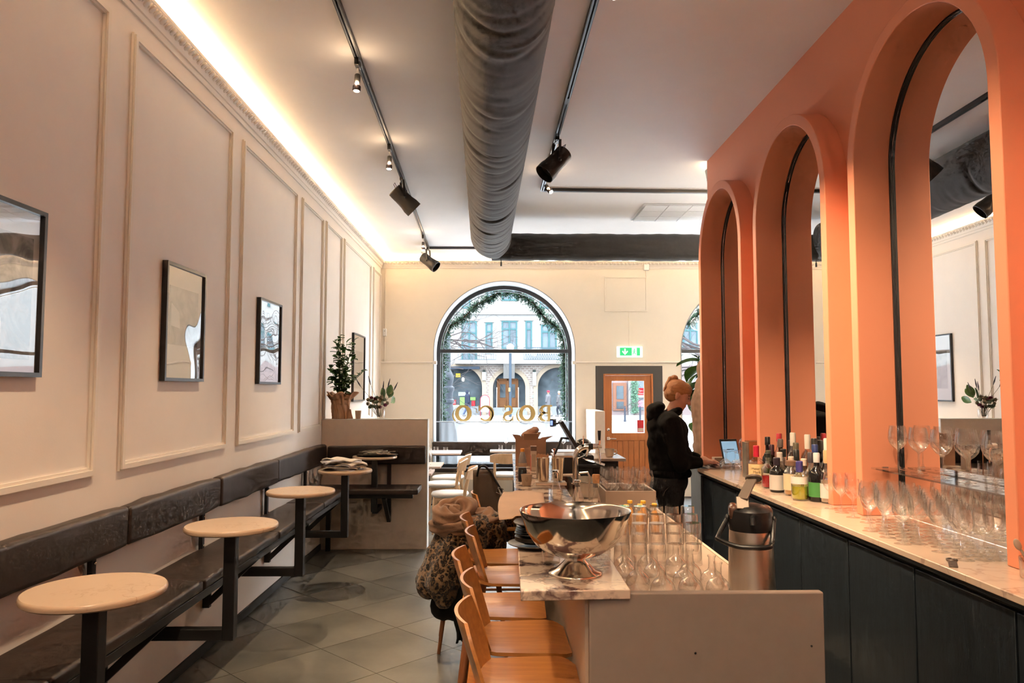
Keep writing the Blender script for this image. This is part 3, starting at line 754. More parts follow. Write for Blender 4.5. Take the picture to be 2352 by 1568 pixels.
def picture(y0, y1, z0, z1, label, mat, mx, my, extra=None):
    t = thing('framed_picture', label, 'picture', (XL, (y0+y1)/2, (z0+z1)/2), 0, 'framed pictures on the panelled wall')
    w = (y1-y0)/2; h = (z1-z0)/2; f = .018; d = .032
    g = G()
    for q in ([(-w, -h), (w, -h), (w-f, -h+f), (-w+f, -h+f)], [(w, -h), (w, h), (w-f, h-f), (w-f, -h+f)], [(w, h), (-w, h), (-w+f, h-f), (w-f, h-f)], [(-w, h), (-w, -h), (-w+f, -h+f), (-w+f, h-f)]):
        g.prism(q, 0, .001, d)
    mk('frame', g, M('black_picture_frame', (.014, .012, .012), .35) if 'black_picture_frame' not in bpy.data.materials else bpy.data.materials['black_picture_frame'], t, smooth=0)
    mk('mount', G().box(.006, -w+f, -h+f, .012, w-f, h-f), M('picture_mount', (.78, .72, .66), .9) if 'picture_mount' not in bpy.data.materials else bpy.data.materials['picture_mount'], t, smooth=0)
    p = mk('print', G().box(.012, -w+f+mx, -h+f+my[0], .014, w-f-mx, h-f-my[1]), mat, t, smooth=0)
    if extra: mk('pale_shape', extra, M('print_pale', (.66, .60, .55), .9) if 'print_pale' not in bpy.data.materials else bpy.data.materials['print_pale'], p, smooth=0)
    mk('glazing', flat([(.021, -w+f, -h+f), (.021, w-f, -h+f), (.021, w-f, h-f), (.021, -w+f, h-f)]), 'picglass', t, smooth=0)
picture(2.49, 3.043, 1.71, 2.377, 'black framed picture cut by the left edge of the view', art('print_grey', (.16, .15, .14), (.6, .56, .52), 7, 2), .04, (.05, .10), G().prism([(-.05, -.2), (.05, -.2), (.0, .1)], 0, .014, .0155))
picture(4.15, 4.697, 1.71, 2.379, 'black framed grey abstract print left of the middle of the wall', art('print_taupe', (.17, .14, .11), (.38, .33, .28), 9, 5), .055, (.19, .11), G().prism([(-.18, -.02), (-.06, -.03), (-.07, .06), (-.18, .11)], 0, .014, .0155))
picture(5.773, 6.347, 1.705, 2.374, 'black framed picture with strong window reflections above third table', art('print_pale_grey', (.35, .33, .32), (.7, .67, .64), 6, 8), .06, (.08, .08))
picture(9.50, 10.30, 1.51, 2.385, 'tall black framed picture behind the potted plant', art('print_soft', (.34, .30, .25), (.5, .46, .40), 5, 12), .10, (.15, .2))
# ================================================================ bar stools
def make_stool():
    t = thing('bar_stool', 'amber plywood bar stool', 'stool', (0, 0, 0), 0, 'amber plywood bar stools along the bar')
    def seat(u, v, off=0):
        a = u*2-1; b = v*2-1
        # superellipse plan: back edge narrower
        x = -.19+.38*v; w = .205-.035*(1-v)**2
        rr = 1 - max(0, abs(b)-.72)**2*3.2
        y = a*w*rr
        z = .69 - .010*(1-a*a)*(1-b*b*.5) + .010*max(0, -b-.55)*4 - .035*max(0, b-.62)**1.6*2
        return (x, y, z-off)
    n = 17
    g = G().surf(lambda u, v: seat(u, v, 0), n, n).surf(lambda u, v: seat(u, v, .014), n, n)
    e = n*n
    bd = [i for i in range(n)] + [j*n+n-1 for j in range(1, n)] + [(n-1)*n+i for i in range(n-2, -1, -1)] + [j*n for j in range(n-2, 0, -1)]
    g.f += [(bd[i], bd[(i+1) % len(bd)], e+bd[(i+1) % len(bd)], e+bd[i]) for i in range(len(bd))]
    mk('seat', g, 'oak', t, smooth=50)
    def back(u, v, off=0):
        a = u*2-1
        w = .195*(1-max(0, v-.6)**2.2*1.2)*(1-max(0, .3-v)**2*2.0)
        y = a*w
        x = -.150-.075*v**1.1+.040*abs(a)**2+off
        z = .675+.245*v-.0*a
        return (x, y, z)
    g = G().surf(lambda u, v: back(u, v, 0), n, n).surf(lambda u, v: back(u, v, -.012), n, n)
    g.f += [(bd[i], bd[(i+1) % len(bd)], e+bd[(i+1) % len(bd)], e+bd[i]) for i in range(len(bd))]
    mk('backrest', g, MT['oak'], t, smooth=50)
    lm = wood('stool_leg_wood', (.30, .105, .04), (.40, .15, .055), .4, axis=2, scale=5)
    for sx in (-1, 1):
        for sy in (-1, 1):
            p = Vector((sx*.13-.01, sy*.12, .675)); q = Vector((sx*.215-.015, sy*.175, 0.0))
            lg = mk('leg', G().tube([p, p.lerp(q, .5), q], [.019, .016, .011], 12), lm, t)
    for sy in (-1, 1):
        a = Vector((-.185, sy*.155, .26)); b = Vector((.155, sy*.155, .26))
        mk('stretcher', G().tube([a, b], .009, 8), lm, t)
    mk('foot_rest', G().tube([(.16, -.155, .26), (.16, .155, .26)], .010, 8), lm, t)
    mk('seat_frame', G().box(-.12, -.11, .655, .13, -.09, .676).box(-.12, .09, .655, .13, .11, .676).box(-.12, -.11, .655, -.10, .11, .676).box(.11, -.11, .655, .13, .11, .676), lm, t)
    return t
S0 = make_stool()
S0.location = (.085, 2.60, 0); S0['label'] = 'amber plywood bar stool nearest to the camera, cut by the bottom edge'
for x, y, r, l in ((.082, 3.03, .02, 'amber plywood bar stool second from the camera at the bar'), (.02, 3.47, -.03, 'amber plywood bar stool third from the camera, pulled out from the bar'), (.055, 4.02, .03, 'amber plywood bar stool fourth from the camera, pushed under the marble'), (.005, 4.46, 0, 'amber plywood bar stool right in front of the coat'), (-.16, 5.03, .05, 'bar stool hidden under the leopard print coat'), (.03, 5.52, 0, 'bar stool carrying the brown handbag')):
    dup(S0, (x, y, 0), r, l)
# ================================================================ coat, scarf and bag
def leopard(name):
    m, nt, b = nt_mat(name); L = nt.links
    tc = nt.nodes.new('ShaderNodeTexCoord'); n = nt.nodes.new('ShaderNodeTexNoise'); n.inputs['Scale'].default_value = 14
    L.new(tc.outputs['Object'], n.inputs['Vector'])
    mx = nt.nodes.new('ShaderNodeMix'); mx.data_type = 'RGBA'; mx.blend_type = 'LINEAR_LIGHT'; mx.inputs['Factor'].default_value = .05
    L.new(tc.outputs['Object'], mx.inputs['A']); L.new(n.outputs['Color'], mx.inputs['B'])
    v = nt.nodes.new('ShaderNodeTexVoronoi'); v.inputs['Scale'].default_value = 36; L.new(mx.outputs['Result'], v.inputs['Vector'])
    rp = nt.nodes.new('ShaderNodeValToRGB'); cr = rp.color_ramp
    cr.elements[0].position = .0; cr.elements[0].color = (.10, .05, .022, 1); cr.elements[1].position = .24; cr.elements[1].color = (.09, .045, .02, 1)
    for p, c in ((.30, (.008, .005, .004)), (.48, (.010, .006, .005)), (.58, (.20, .115, .055)), (1, (.30, .18, .09))):
        e = cr.elements.new(p); e.color = (*c, 1)
    L.new(v.outputs['Distance'], rp.inputs['Fac']); L.new(rp.outputs['Color'], b.inputs['Base Color'])
    b.inputs['Roughness'].default_value = .95; b.inputs['Sheen Weight'].default_value = .3
    n2 = nt.nodes.new('ShaderNodeTexNoise'); n2.inputs['Scale'].default_value = 160; bp = nt.nodes.new('ShaderNodeBump'); bp.inputs['Strength'].default_value = .8; bp.inputs['Distance'].default_value = .01
    L.new(tc.outputs['Object'], n2.inputs['Vector']); L.new(n2.outputs['Fac'], bp.inputs['Height']); L.new(bp.outputs['Normal'], b.inputs['Normal'])
    return m
coat = thing('fur_coat', 'leopard print fur coat draped over a bar stool', 'coat', (-.28, 4.89, .3))
g = G()
g.cap((-.02, -.02, .46), (-.06, .0, .25), .10, .15, 16).cap((-.06, -.05, .32), (-.15, -.06, .14), .12, .10, 16).cap((.0, -.1, .42), (-.08, -.16, .16), .08, .10).cap((-.14, -.02, .22), (-.205, -.02, .155), .09, .055)
g.cap((.02, -.12, .30), (-.06, -.15, .08), .09, .07).cap((.15, -.10, .48), (.1, -.06, .3), .10, .10).cap((.24, -.06, .49), (.25, -.04, .36), .09, .08).cap((.05, .1, .45), (-.05, .12, .1), .1, .1)
c1 = mk('fur_body', g, leopard('leopard_fur'), coat); remesh(c1, .012, 5, .03, .06)
g = G().cap((.0, .0, .12), (-.07, -.05, .0), .12, .09).cap((.02, -.05, .1), (.02, -.06, -.03), .10, .07).cap((.18, -.05, .36), (.22, .0, .22), .11, .12).cap((.1, -.1, .2), (.08, -.1, .05), .1, .08)
c2 = mk('dark_lining', g, M('coat_lining', (.006, .005, .005), .9), coat); remesh(c2, .014, 4, .02, .08)
g = G().surf(lambda u, v: (.055+.10*(u-.5)+.012*math.sin(v*9), -.13+.012*math.sin(u*14+v*3), .12-.33*v+(.02*math.sin(u*7))), 14, 12)
mk('hanging_hem', g, M('black_cloth', (.008, .007, .007), .95), coat).modifiers.new('s', 'SOLIDIFY').thickness = .012
scarf = thing('wool_scarf', 'camel brown wool scarf bundled on top of the leopard coat', 'scarf', (-.235, 4.87, .86))
MT['camel'] = M('camel_wool', (.235, .125, .070), .95, var=.08, vscale=14, bump=.25, bscale=220, sheen=.3)
def twist(c, ra, rb, tube, tilt, ph, k1=3, k2=2):
    Rm = Euler(tilt).to_matrix(); c = Vector(c)
    def f(u, v):
        th = 2*PI*v; fi = 2*PI*u
        r = tube*(1+.20*math.sin(k1*fi+k2*th+ph)+.09*math.sin(7*fi-3*th+ph)+.15*math.sin(2*th+ph))
        rr = 1+.10*math.sin(3*th+ph*2)
        p = Vector(((ra*rr+r*math.cos(fi))*math.cos(th), (rb*rr+r*math.cos(fi))*math.sin(th), r*1.05*math.sin(fi)+.012*math.sin(2*th+ph)))
        return c + Rm @ p
    return f
g = G().surf(twist((-.055, -.02, .02), .085, .075, .050, (.50, -.12, 0), .4), 40, 80, True, True)
g.surf(twist((.06, .0, -.025), .13, .09, .055, (.12, .10, .1), 2.0), 40, 80, True, True)
g.surf(twist((-.075, -.025, .035), .035, .032, .028, (.7, .1, 0), 1.2, 2, 1), 30, 50, True, True)
g.surf(twist((.0, -.045, -.06), .165, .07, .045, (.05, .02, 0), 3.3), 40, 80, True, True)
mk('knitted_folds', g, 'camel', scarf, smooth=70)
bag = thing('handbag', 'brown leather handbag with straps hanging on a stool behind the coat', 'bag', (-.06, 5.50, .697))
def bagp(u, v):
    a = 2*PI*u; w = .13*(1-.45*v); d = .05*(1-.6*v)
    s = lambda t, p: math.copysign(abs(t)**p, t)
    return (s(math.cos(a), .6)*w-.06*v, s(math.sin(a), .6)*d, .38*v)
mk('body', G().surf(bagp, 28, 12, cu=True), M('tan_leather', (.10, .060, .034), .45, var=.1, vscale=8), bag).modifiers.new('s', 'SOLIDIFY').thickness = .006
mk('strap', G().tube(cat_rom([(-.10, -.03, .34), (-.085, -.05, .40), (-.05, -.055, .415), (-.01, -.055, .38), (.04, -.055, .30), (.10, -.06, .20)]), .008, 8), M('black_strap', (.012, .01, .01), .3), bag)
mk('buckle', G().tube([(.05, -.075, .27), (.09, -.075, .25), (.08, -.08, .21), (.04, -.078, .23)], .004, 6, closed=True), 'chrome', bag)
mk('strap', G().tube(cat_rom([(.11, -.10, .13), (.14, -.12, .19), (.10, -.12, .17), (.05, -.13, .08), (.03, -.12, .0)]), .009, 8), bpy.data.materials['black_strap'], bag)
g = G().ball((.03, -.06, .02), (.10, .06, .06)).ball((.12, -.04, .06), (.10, .06, .06)).ball((.20, -.02, .07), (.06, .05, .05)).ball((.10, -.02, -.05), (.15, .08, .08))
c3 = mk('fur_bundle', g, leopard('leopard_fur_dark'), bag); remesh(c3, .011, 2, .03, .03)
# ================================================================ napkins and cutlery on the tables
t = thing('napkin_pile', 'pile of folded white and blue linen napkins on fourth round table', 'napkins', (-1.29, 6.29, 1.0))
for i in range(8):
    a = R.uniform(-.5, .5); w = R.uniform(.13, .17); dx = R.uniform(-.02, .02)+(.05 if i in (2, 4) else -.03 if i > 5 else 0)
    z = .004+i*.011
    g = G().surf(lambda u, v: (dx+(u-.5)*w*2*.9, (v-.5)*.19, z+.006*math.sin(u*6+i)+.004*math.sin(v*9+i*2)-.012*max(0, abs(u-.5)-.38)*8), 14, 10)
    n = mk('napkin', g, MT['linen'] if i % 3 else M('linen_blue_check', (.30, .33, .45), .9, col2=(.62, .58, .54), vscale=30), t, rot=(0, 0, a))
    md = n.modifiers.new('s', 'SOLIDIFY'); md.thickness = .008; md.offset = 1
t = thing('serving_tray', 'round dark tray on the fifth round table by the half wall', 'tray', (-1.22, 7.6, 1.0))
mk('dish', G().lathe([(.0001, 0), (.17, 0), (.20, .012), (.205, .013), (.205, .016), (.168, .006), (.0001, .005)], 40), M('dark_tray', (.012, .011, .010), .3, metal=.3), t)
silver = M('cutlery_silver', (.78, .70, .56), .30, metal=1)
def fork():
    g = G().surf(lambda u, v: ((u-.5)*.012*(1+.5*(v < .2)), v*.10-.05, .003*math.sin(v*3)), 3, 8)
    for k in range(4): g.box(-.010+k*.0055, .052, .0, -.0065+k*.0055, .09, .002)
    g.box(-.011, .046, 0, .011, .054, .002)
    return g
fm = me_of('fork', fork(), silver)
for k in range(14):
    o = mk('fork', fm, None, None, loc=(-1.24+R.uniform(-.10, .12), 7.58+R.uniform(-.05, .08), 1.012+.006*(k % 7)), rot=(R.uniform(-.08, .08), R.uniform(-.1, .1), R.uniform(-2.2, -1.0)), label='silver fork lying in the heap on the dark tray', cat='fork', group='cutlery heap on the dark tray')
    o.scale = (1.5, 1.5, 1.5); o.modifiers.new('s', 'SOLIDIFY').thickness = .002
# ================================================================ plants on the half wall
def leaf_mesh(name, l, w, mat, bend=.2, n=5):
    g = G().surf(lambda u, v: ((u-.5)*w*math.sin(PI*(.06+.92*v))**.8*1.0, v*l, -bend*l*v*v+abs(u-.5)*w*.35), 3, n+1)
    return me_of(name, g, mat, 60)
MT['leafg'] = M('glossy_green_leaf', (.062, .15, .028), .4, var=.35, vscale=12, rnd=.35)
lm = leaf_mesh('leaf', .055, .034, MT['leafg'])
pl = thing('potted_plant', 'leafy green potted shrub in crumpled brown paper on the half wall', 'plant', (-1.69, 8.03, 1.353))
def paperpot(u, v):
    a = 2*PI*u
    r = .082+.016*v+(.05*max(0, v-.75)*4)*(1+.45*math.sin(a*3+1)+.3*math.sin(a*7))+.006*math.sin(a*9+v*7)+.005*math.sin(a*17+v*13)
    r *= 1-.06*math.exp(-((v-.58)/.06)**2)
    return (r*math.cos(a), r*math.sin(a), .27*v+.02*(v > .8)*math.sin(a*5+2))
p = mk('paper_wrap', G().surf(paperpot, 64, 22, cu=True), 'kraft', pl, smooth=80); p.modifiers.new('s', 'SOLIDIFY').thickness = .003
mk('paper_base', G().lathe([(.0001, .002), (.082, .002)], 40), 'kraft', pl)
mk('twine', G().tube([(.092*math.cos(a)*1.0, .092*math.sin(a), .157+.004*math.sin(a*3)) for a in [2*PI*i/32 for i in range(32)]], .0025, 5, closed=True), M('twine', (.35, .22, .12), .9), pl)
mk('paper_flap', G().prism([(.075, 0.0), (.14, .002), (.125, .05), (.115, .10), (.085, .11)], 1, -.03, -.022), 'kraft', pl)
g = G(); stems = []
for k in range(19):
    a = R.uniform(0, 2*PI); sp = R.uniform(.10, .32) if k > 3 else .04; h = R.uniform(.40, .80) if k > 3 else R.uniform(.7, .86)
    if sp > .2: h *= .72
    if math.cos(a) < 0: sp = min(sp, .13)
    pts = [Vector((.02*math.cos(a), .02*math.sin(a), .2)), Vector((sp*.4*math.cos(a), sp*.35*math.sin(a), .2+h*.45)), Vector((sp*math.cos(a), sp*.6*math.sin(a), .2+h*.80))]
    stems.append(pts); g.tube(pts, [.004, .003, .0015], 5)
mk('stems', g, M('stem_green', (.09, .12, .03), .6), pl)
for pts in stems:
    L = 15
    for k in range(L):
        f = .25+.75*k/(L-1)
        p = pts[0].lerp(pts[1], f*2) if f < .5 else pts[1].lerp(pts[2], f*2-1)
        o = mk('leaf', lm, None, pl, loc=p, rot=(R.uniform(-.2, 1.0), R.uniform(-.5, .5), R.uniform(0, 2*PI))); s = R.uniform(.8, 1.45); o.scale = (s, s, s)
t = thing('paper_cup', 'plain brown paper cup standing on the half wall', 'cup', (-1.497, 8.0, 1.353))
mk('cup_wall', G().open_lathe([(.027, 0), (.033, .085), (.0335, .087), (.032, .087), (.026, .003), (.0001, .003)], 24), M('brown_cup', (.50, .33, .20), .7), t)
fl = thing('dried_bouquet', 'dried flower arrangement with grasses and thistles in a glass on the half wall', 'flowers', (-1.27, 8.03, 1.353))
mk('vase', G().open_lathe([(.001, .004), (.045, .004), (.05, .03), (.05, .10), (.048, .10)], 24), 'glass', fl)
sg = M('dry_stem', (.16, .17, .09), .8)
for k in range(5):
    a = (-1.0, -.3, .25, .55, .95)[k]; h = (.34, .36, .30, .33, .30)[k]
    q = Vector((math.sin(a)*.22-.03, R.uniform(-.05, .05), h))
    sp = mk('grass_spike', G().tube([(0, 0, .02), q*.5+Vector((0, 0, .05)), q], .002, 5), sg, fl)
    d = q.normalized()
    mk('seed_head', G().tube([q, q+d*.04, q+d*.10], [.003, .008, .002], 8), M('seed_purple', (.09, .075, .085), .9) if k == 0 else bpy.data.materials['seed_purple'], sp)
th = M('thistle', (.14, .022, .05), .9, var=.3, vscale=60); dry = M('dry_flower', (.20, .15, .09), .95, var=.35, vscale=50); grn = M('grey_green', (.13, .16, .11), .9, var=.3, vscale=30)
for k in range(26):
    a = R.uniform(0, 2*PI); r = R.uniform(.01, .11); p = Vector((r*math.cos(a)*1.1-.02, r*.5*math.sin(a), R.uniform(.12, .24)))
    g = G().tube([(p.x*.2, p.y*.2, .02), p], .0018, 4); g.ball(p, (.022, .022, .018) if k % 3 else (.016, .016, .02), 8, 6)
    for q in range(10):
        dd = Vector((R.uniform(-1, 1), R.uniform(-1, 1), R.uniform(-.3, 1))).normalized(); g.tube([p, p+dd*.034], [.003, .0008], 4)
    mk('bloom', g, (dry, grn, th if k % 2 else dry)[k % 3], fl)
bl = leaf_mesh('broad_leaf', .15, .075, MT['leafg'], .1)
for a, b, c in ((.5, .3, .12), (-.1, .5, .10), (.9, -.7, .10), (.7, -1.2, .03), (.3, 1.2, .05)):
    o = mk('broad_leaf', bl, None, fl, loc=(.07+.03*b, .02, .12+c), rot=(.9+.3*a, b*.9, b*.6))
# ================================================================ bar island
ZI = 1.03
bar = thing('bar_counter', 'long bar island with a veined marble top and fluted cream front', 'bar counter', (0, 0, 0))
def quad_slab(pts, z0, z1):
    return G().prism(pts, 2, z0, z1)
mk('marble_top', quad_slab([(.067, 2.39), (.415, 2.405), (.445, 7.44), (.127, 7.44)], ZI-.030, ZI), 'viola', bar, bev=.003)
MT['cream'] = M('cream_lacquer', (.62, .52, .43), .55)
mk('front_body', G().box(.295, 2.46, .08, .425, 7.40, ZI-.03), 'cream', bar)
mk('plinth', G().box(.32, 2.46, 0, .98, 6.08, .08).box(.32, 6.08, 0, .42, 7.40, .08), 'black', bar)
fl_me = me_of('flute', G().lathe([(.018, .08), (.018, .998)], 10), 'cream')
for i in range(60):
    mk('flute', fl_me, None, bar, loc=(.293, 2.49+i*.042, 0))
mk('foot_rail', G().tube([(.20, 2.5, .20), (.20, 7.35, .20)], .016, 10), 'brushed', bar)
for y in (2.9, 4.2, 5.5, 6.8): mk('rail_bracket', G().tube([(.20, y, .20), (.295, y, .20)], .010, 8), 'brushed', bar)
pn = mk('end_panel', G().box(.285, 2.415, 0, 1.034, 2.447, 1.017), M('taupe_board', (.29, .235, .20), .65, var=.03, vscale=20), bar, bev=.005)
for x, z in ((.62, .83), (.99, .85), (.66, .20), (.97, .2)):
    mk('screw_cap', G().lathe([(.0001, 0), (.0035, 0), (.0035, .002), (.0001, .002)], 8, T=Matrix.Translation((x, 2.4145, z)) @ Matrix.Rotation(PI/2, 4, 'X')), 'black', pn)
MT['worktop'] = M('worktop_laminate', (.60, .47, .36), .28, var=.04, vscale=12)
mk('work_surface', G().box(.426, 2.447, .885, .985, 6.1, .91), 'worktop', bar, bev=.003)
mk('work_edge', G().box(.985, 2.447, .880, 1.0, 6.1, .913), M('pale_edge', (.70, .56, .44), .5), bar)
mk('back_body', G().box(.45, 2.46, .08, .97, 6.08, .885), 'cabinet', bar)
# --- footed steel bowl
t = thing('steel_bowl', 'large polished steel footed bowl on the near end of the marble bar', 'bowl', (.262, 2.62, ZI))
prof = [(.0001, .0615), (.05, .062), (.095, .078), (.135, .105), (.165, .145), (.180, .19), (.187, .213), (.1925, .2165), (.1925, .2125), (.183, .188), (.168, .142), (.138, .101), (.097, .073), (.052, .057), (.034, .052)]
mk('bowl_body', G().open_lathe(prof, 72), MT['steel'], t, smooth=60)
mk('foot', G().open_lathe([(.0338, .054), (.036, .046), (.048, .034), (.070, .014), (.090, .007), (.093, .004), (.093, .0005), (.086, .0005), (.06, .006)], 64), MT['steel'], t, smooth=60)
# --- stacked dark plates
pm = M('dark_stoneware', (.030, .024, .020), .32, var=.2, vscale=30)
def plate(r, h, z, label, tilt=(0, 0, 0), dx=0, dy=0, n=44):
    return mk('plate', G().open_lathe([(.0001, .004), (r*.55, .004), (r*.62, 0.0), (r*.66, .003), (r*.97, h), (r, h+.002), (r*.985, h+.004), (r*.64, .009), (.0001, .008)], n), pm, None, loc=(.142+dx, 3.05+dy, z), rot=tilt, label=label, cat='plate', group='dark plates stacked left of the bowl')
plate(.108, .016, ZI, 'widest dark plate at the bottom of the stack beside the bowl')
mk('plate', G().open_lathe([(.0001, .0), (.05, 0), (.078, .012), (.080, .028), (.077, .028), (.05, .006), (.0001, .006)], 40), pm, None, loc=(.142, 3.05, ZI+.018), label='small dark dish upside of the wide bottom plate', cat='plate', group='dark plates stacked left of the bowl')
for k in range(4):
    plate(.078, .010, ZI+.046+k*.0085, ('lowest', 'second', 'third', 'fourth')[k] + ' small dark plate in the middle of the stack beside the bowl', dx=.003*k-.004)
plate(.096, .022, ZI+.083, 'flared dark plate on top of the stack beside the bowl', (.05, -.06, 0), dx=.012)
# --- glassware
def wine_glass(name, h, rb, bh, rf, mat='glass', n=20):
    """thin wine glass: foot, stem, tulip bowl"""
    zs = h-bh
    prof = [(rf, .0005), (rf, .002), (rf*.5, .004), (.006, .009), (.0032, .025), (.003, zs-.018), (.006, zs-.004), (rb*.55, zs+bh*.08), (rb*.88, zs+bh*.25), (rb, zs+bh*.45), (rb*.93, zs+bh*.75), (rb*.80, h)]
    return me_of(name, G().open_lathe(prof, n), mat, 60)
def tumbler(name, r, h, mat='thickglass', n=22, up=True):
    prof = [(.0001, .0), (r*.86, 0), (r*.9, .003), (r, h), (r*.97, h-.002)]
    if not up: prof = [(a, h-z) for a, z in prof]
    return me_of(name, G().open_lathe(prof, n), mat, 40)
tm = tumbler('tumbler', .036, .082)
mk('tumbler', tm, None, loc=(.190, 2.78, ZI), label='clear tumbler on the marble left of the bowl foot', cat='glass')
tm2 = me_of('cut_tumbler', G().surf(lambda u, v: ((.040-.004*(1-v)+.0016*math.sin(u*2*PI*18)*math.sin(v*PI*9))*math.cos(2*PI*u), (.040-.004*(1-v)+.0016*math.sin(u*2*PI*18)*math.sin(v*PI*9))*math.sin(2*PI*u), .10*v), 72, 28, cu=True), 'thickglass', 60)
mk('cut_tumbler', tm2, None, loc=(.372, 2.80, ZI), label='cut glass tumbler on the marble right of the bowl foot', cat='glass')
# bulb flasks
fm_ = me_of('bulb_flask', G().open_lathe([(.0001, .002), (.024, .001), (.037, .010), (.0445, .028), (.045, .042), (.040, .060), (.029, .074), (.017, .083), (.0125, .092), (.012, .128), (.0155, .132), (.0155, .137)], 28), 'thickglass', 60)
LFT = ('leftmost', 'middle', 'rightmost')
k = 0
for row, y, xs in (('front', 2.71, (.585, .682, .778)), ('second', 2.815, (.515, .69, .79)), ('third', 2.93, (.490, .595, .735)), ('fourth', 3.05, (.505, .60, .71))):
    for i, x in enumerate(xs):
        mk('bulb_flask', fm_, None, loc=(x+R.uniform(-.004, .004), y+R.uniform(-.008, .008), .91), label='%s clear bulb flask of the %s row behind the end panel' % (LFT[i], row), cat='flask', group='clear bulb flasks on the bar')
# stacked upside down tumblers
ti = tumbler('stacked_tumbler', .037, .088, up=False)
C5 = ('first', 'second', 'third', 'fourth', 'fifth')
for row, y, xs in (('front', 3.27, (.525, .604, .683, .762, .841)), ('middle', 3.50, (.565, .645, .725, .805, .885)), ('back', 3.74, (.615, .695, .775, .855, .935))):
    for i, x in enumerate(xs):
        for z in (0, 1):
            mk('stacked_tumbler', ti, None, loc=(x+R.uniform(-.003, .003), y+R.uniform(-.006, .006), .91+z*.0885), label='upside down tumbler, %s layer, %s from left in the %s row' % (('lower', 'upper')[z], C5[i], row), cat='glass', group='stacked upside down tumblers on the bar')
# juice bottles with yellow caps
jm = M('orange_juice', (.80, .36, .06), .25, spec=.6)
for i, (x, y) in enumerate(((.66, 3.93), (.705, 4.08), (.735, 3.95), (.775, 4.07), (.815, 3.97))):
    t = thing('juice_bottle', 'small juice bottle with yellow cap, %s from the left behind the tumblers' % C5[i], 'bottle', (x, y, .91), 0, 'juice bottles with yellow caps')
    mk('juice', G().lathe([(.022, .004), (.024, .01), (.024, .085), (.016, .105), (.011, .118)], 18), jm, t)
    mk('bottle_glass', G().open_lathe([(.0001, .001), (.024, .001), (.026, .008), (.026, .088), (.017, .108), (.0125, .122), (.0125, .142)], 20), 'glass', t)
    mk('cap', G().lathe([(.0145, .140), (.0145, .152), (.012, .155)], 16), M('yellow_cap', (.75, .42, .04), .4) if i == 0 else bpy.data.materials['yellow_cap'], t)
# rack of wine glasses
t = thing('glass_rack', 'grey plastic rack holding wine glasses behind the bowl', 'rack', (.775, 4.62, .91))
MT['rack'] = M('taupe_plastic', (.27, .20, .155), .5)
g = G()
for a in ((-.15, -.17, -.15+.30, -.16), (-.15, .16, .15, .17), (-.15, -.16, -.14, .16), (.14, -.16, .15, .16)):
    g.box(a[0], a[1], .055, a[2], a[3], .155).box(a[0], a[1], 0, a[2], a[3], .022)
    g.box(a[0], a[1], .022, a[0]+.012, a[1]+.012, .055).box(a[2]-.012, a[3]-.012, .022, a[2], a[3], .055)
mk('crate', g, 'rack', t, bev=.003)
mk('crate_base', G().box(-.14, -.16, 0, .14, .16, .008), 'rack', t)
wg = wine_glass('large_wine_glass', .262, .050, .130, .036)
for i, (x, y) in enumerate(((-.10, -.11), (0, -.11), (.10, -.11), (-.10, 0), (0, 0), (.10, 0), (-.10, .11), (0, .11), (.10, .11))):
    mk('wine_glass', wg, None, loc=(.775+x, 4.62+y, .918), label='large wine glass, %s row, %s in the grey rack' % (('front', 'middle', 'back')[i//3], ('left', 'centre', 'right')[i % 3]), cat='glass', group='wine glasses in the grey rack')
# bottles with pourers behind the bowl
for i, (x, y, z, h, cork, lab) in enumerate(((.300, 4.0, ZI, .205, 0, 'steel pourer bottle rising behind the bowl, leftmost of three'), (.405, 3.9, ZI, .165, 0, 'low steel pourer bottle behind the middle of the bowl'), (.50, 3.9, .91, .31, 1, 'clear bottle with a thick cork stopper behind the bowl'))):
    t = thing('pourer_bottle', lab, 'bottle', (x, y, z))
    mk('bottle_glass', G().open_lathe([(.0001, .001), (.028, .001), (.030, .01), (.030, h*.45), (.020, h*.62), (.013, h*.72), (.012, h*.86), (.014, h*.87)], 20), 'thickglass', t)
    if cork:
        mk('collar', G().lathe([(.016, h*.80), (.016, h*.87)], 18), 'chrome', t)
        mk('cork', G().lathe([(.017, h*.87), (.020, h), (.018, h+.004)], 18), M('cork', (.40, .20, .09), .85, var=.2, vscale=60), t)
    else:
        mk('pourer', G().lathe([(.013, h*.80), (.013, h*.93), (.018, h*.95), (.018, h), (.008, h+.002)], 16), 'chrome', t)
# paper sheet and things on the slab
t = thing('wrapping_paper', 'sheet of brown wrapping paper spread on the bar behind the bowl', 'paper', (0, 0, 0))
g = G().surf(lambda u, v: (.0+.27*u+.03*v*(1-u)-.02*math.sin(v*3), 3.78+.85*v-.1*u+.16*(1-u)*(v-.5), ZI+.003+.006*(1+math.sin(u*4+v*5))*(u > .25)-.03*max(0, .28-u)*1.0*(0 if .2 < v < .8 else 1)+.003), 18, 16)
mk('sheet', g, 'paper', t).modifiers.new('s', 'SOLIDIFY').thickness = .001
t = thing('cardboard_box', 'open cardboard box with raised flaps at the far end of the bar', 'box', (.262, 6.35, ZI))
mk('box_body', G().box(-.125, -.10, 0, .125, -.095, .215).box(-.125, .095, 0, .125, .10, .215).box(-.125, -.095, 0, -.12, .095, .215).box(.12, -.095, 0, .125, .095, .215).box(-.12, -.095, 0, .12, .095, .004), 'cardboard', t)
for nm, p in (('flap', [(-.125, .215), (-.155, .262), (-.09, .255), (-.06, .215)]), ('flap', [(.06, .215), (.09, .235), (.19, .25), (.125, .215)])):
    mk(nm, G().prism(p, 1, -.098, -.094), 'cardboard', t)
mk('flap', G().bar((0, -.097, .215), (0, -.135, .27), .12, .004), 'cardboard', t)
mk('flap', G().bar((0, .097, .215), (.03, .12, .27), .20, .004), 'cardboard', t)
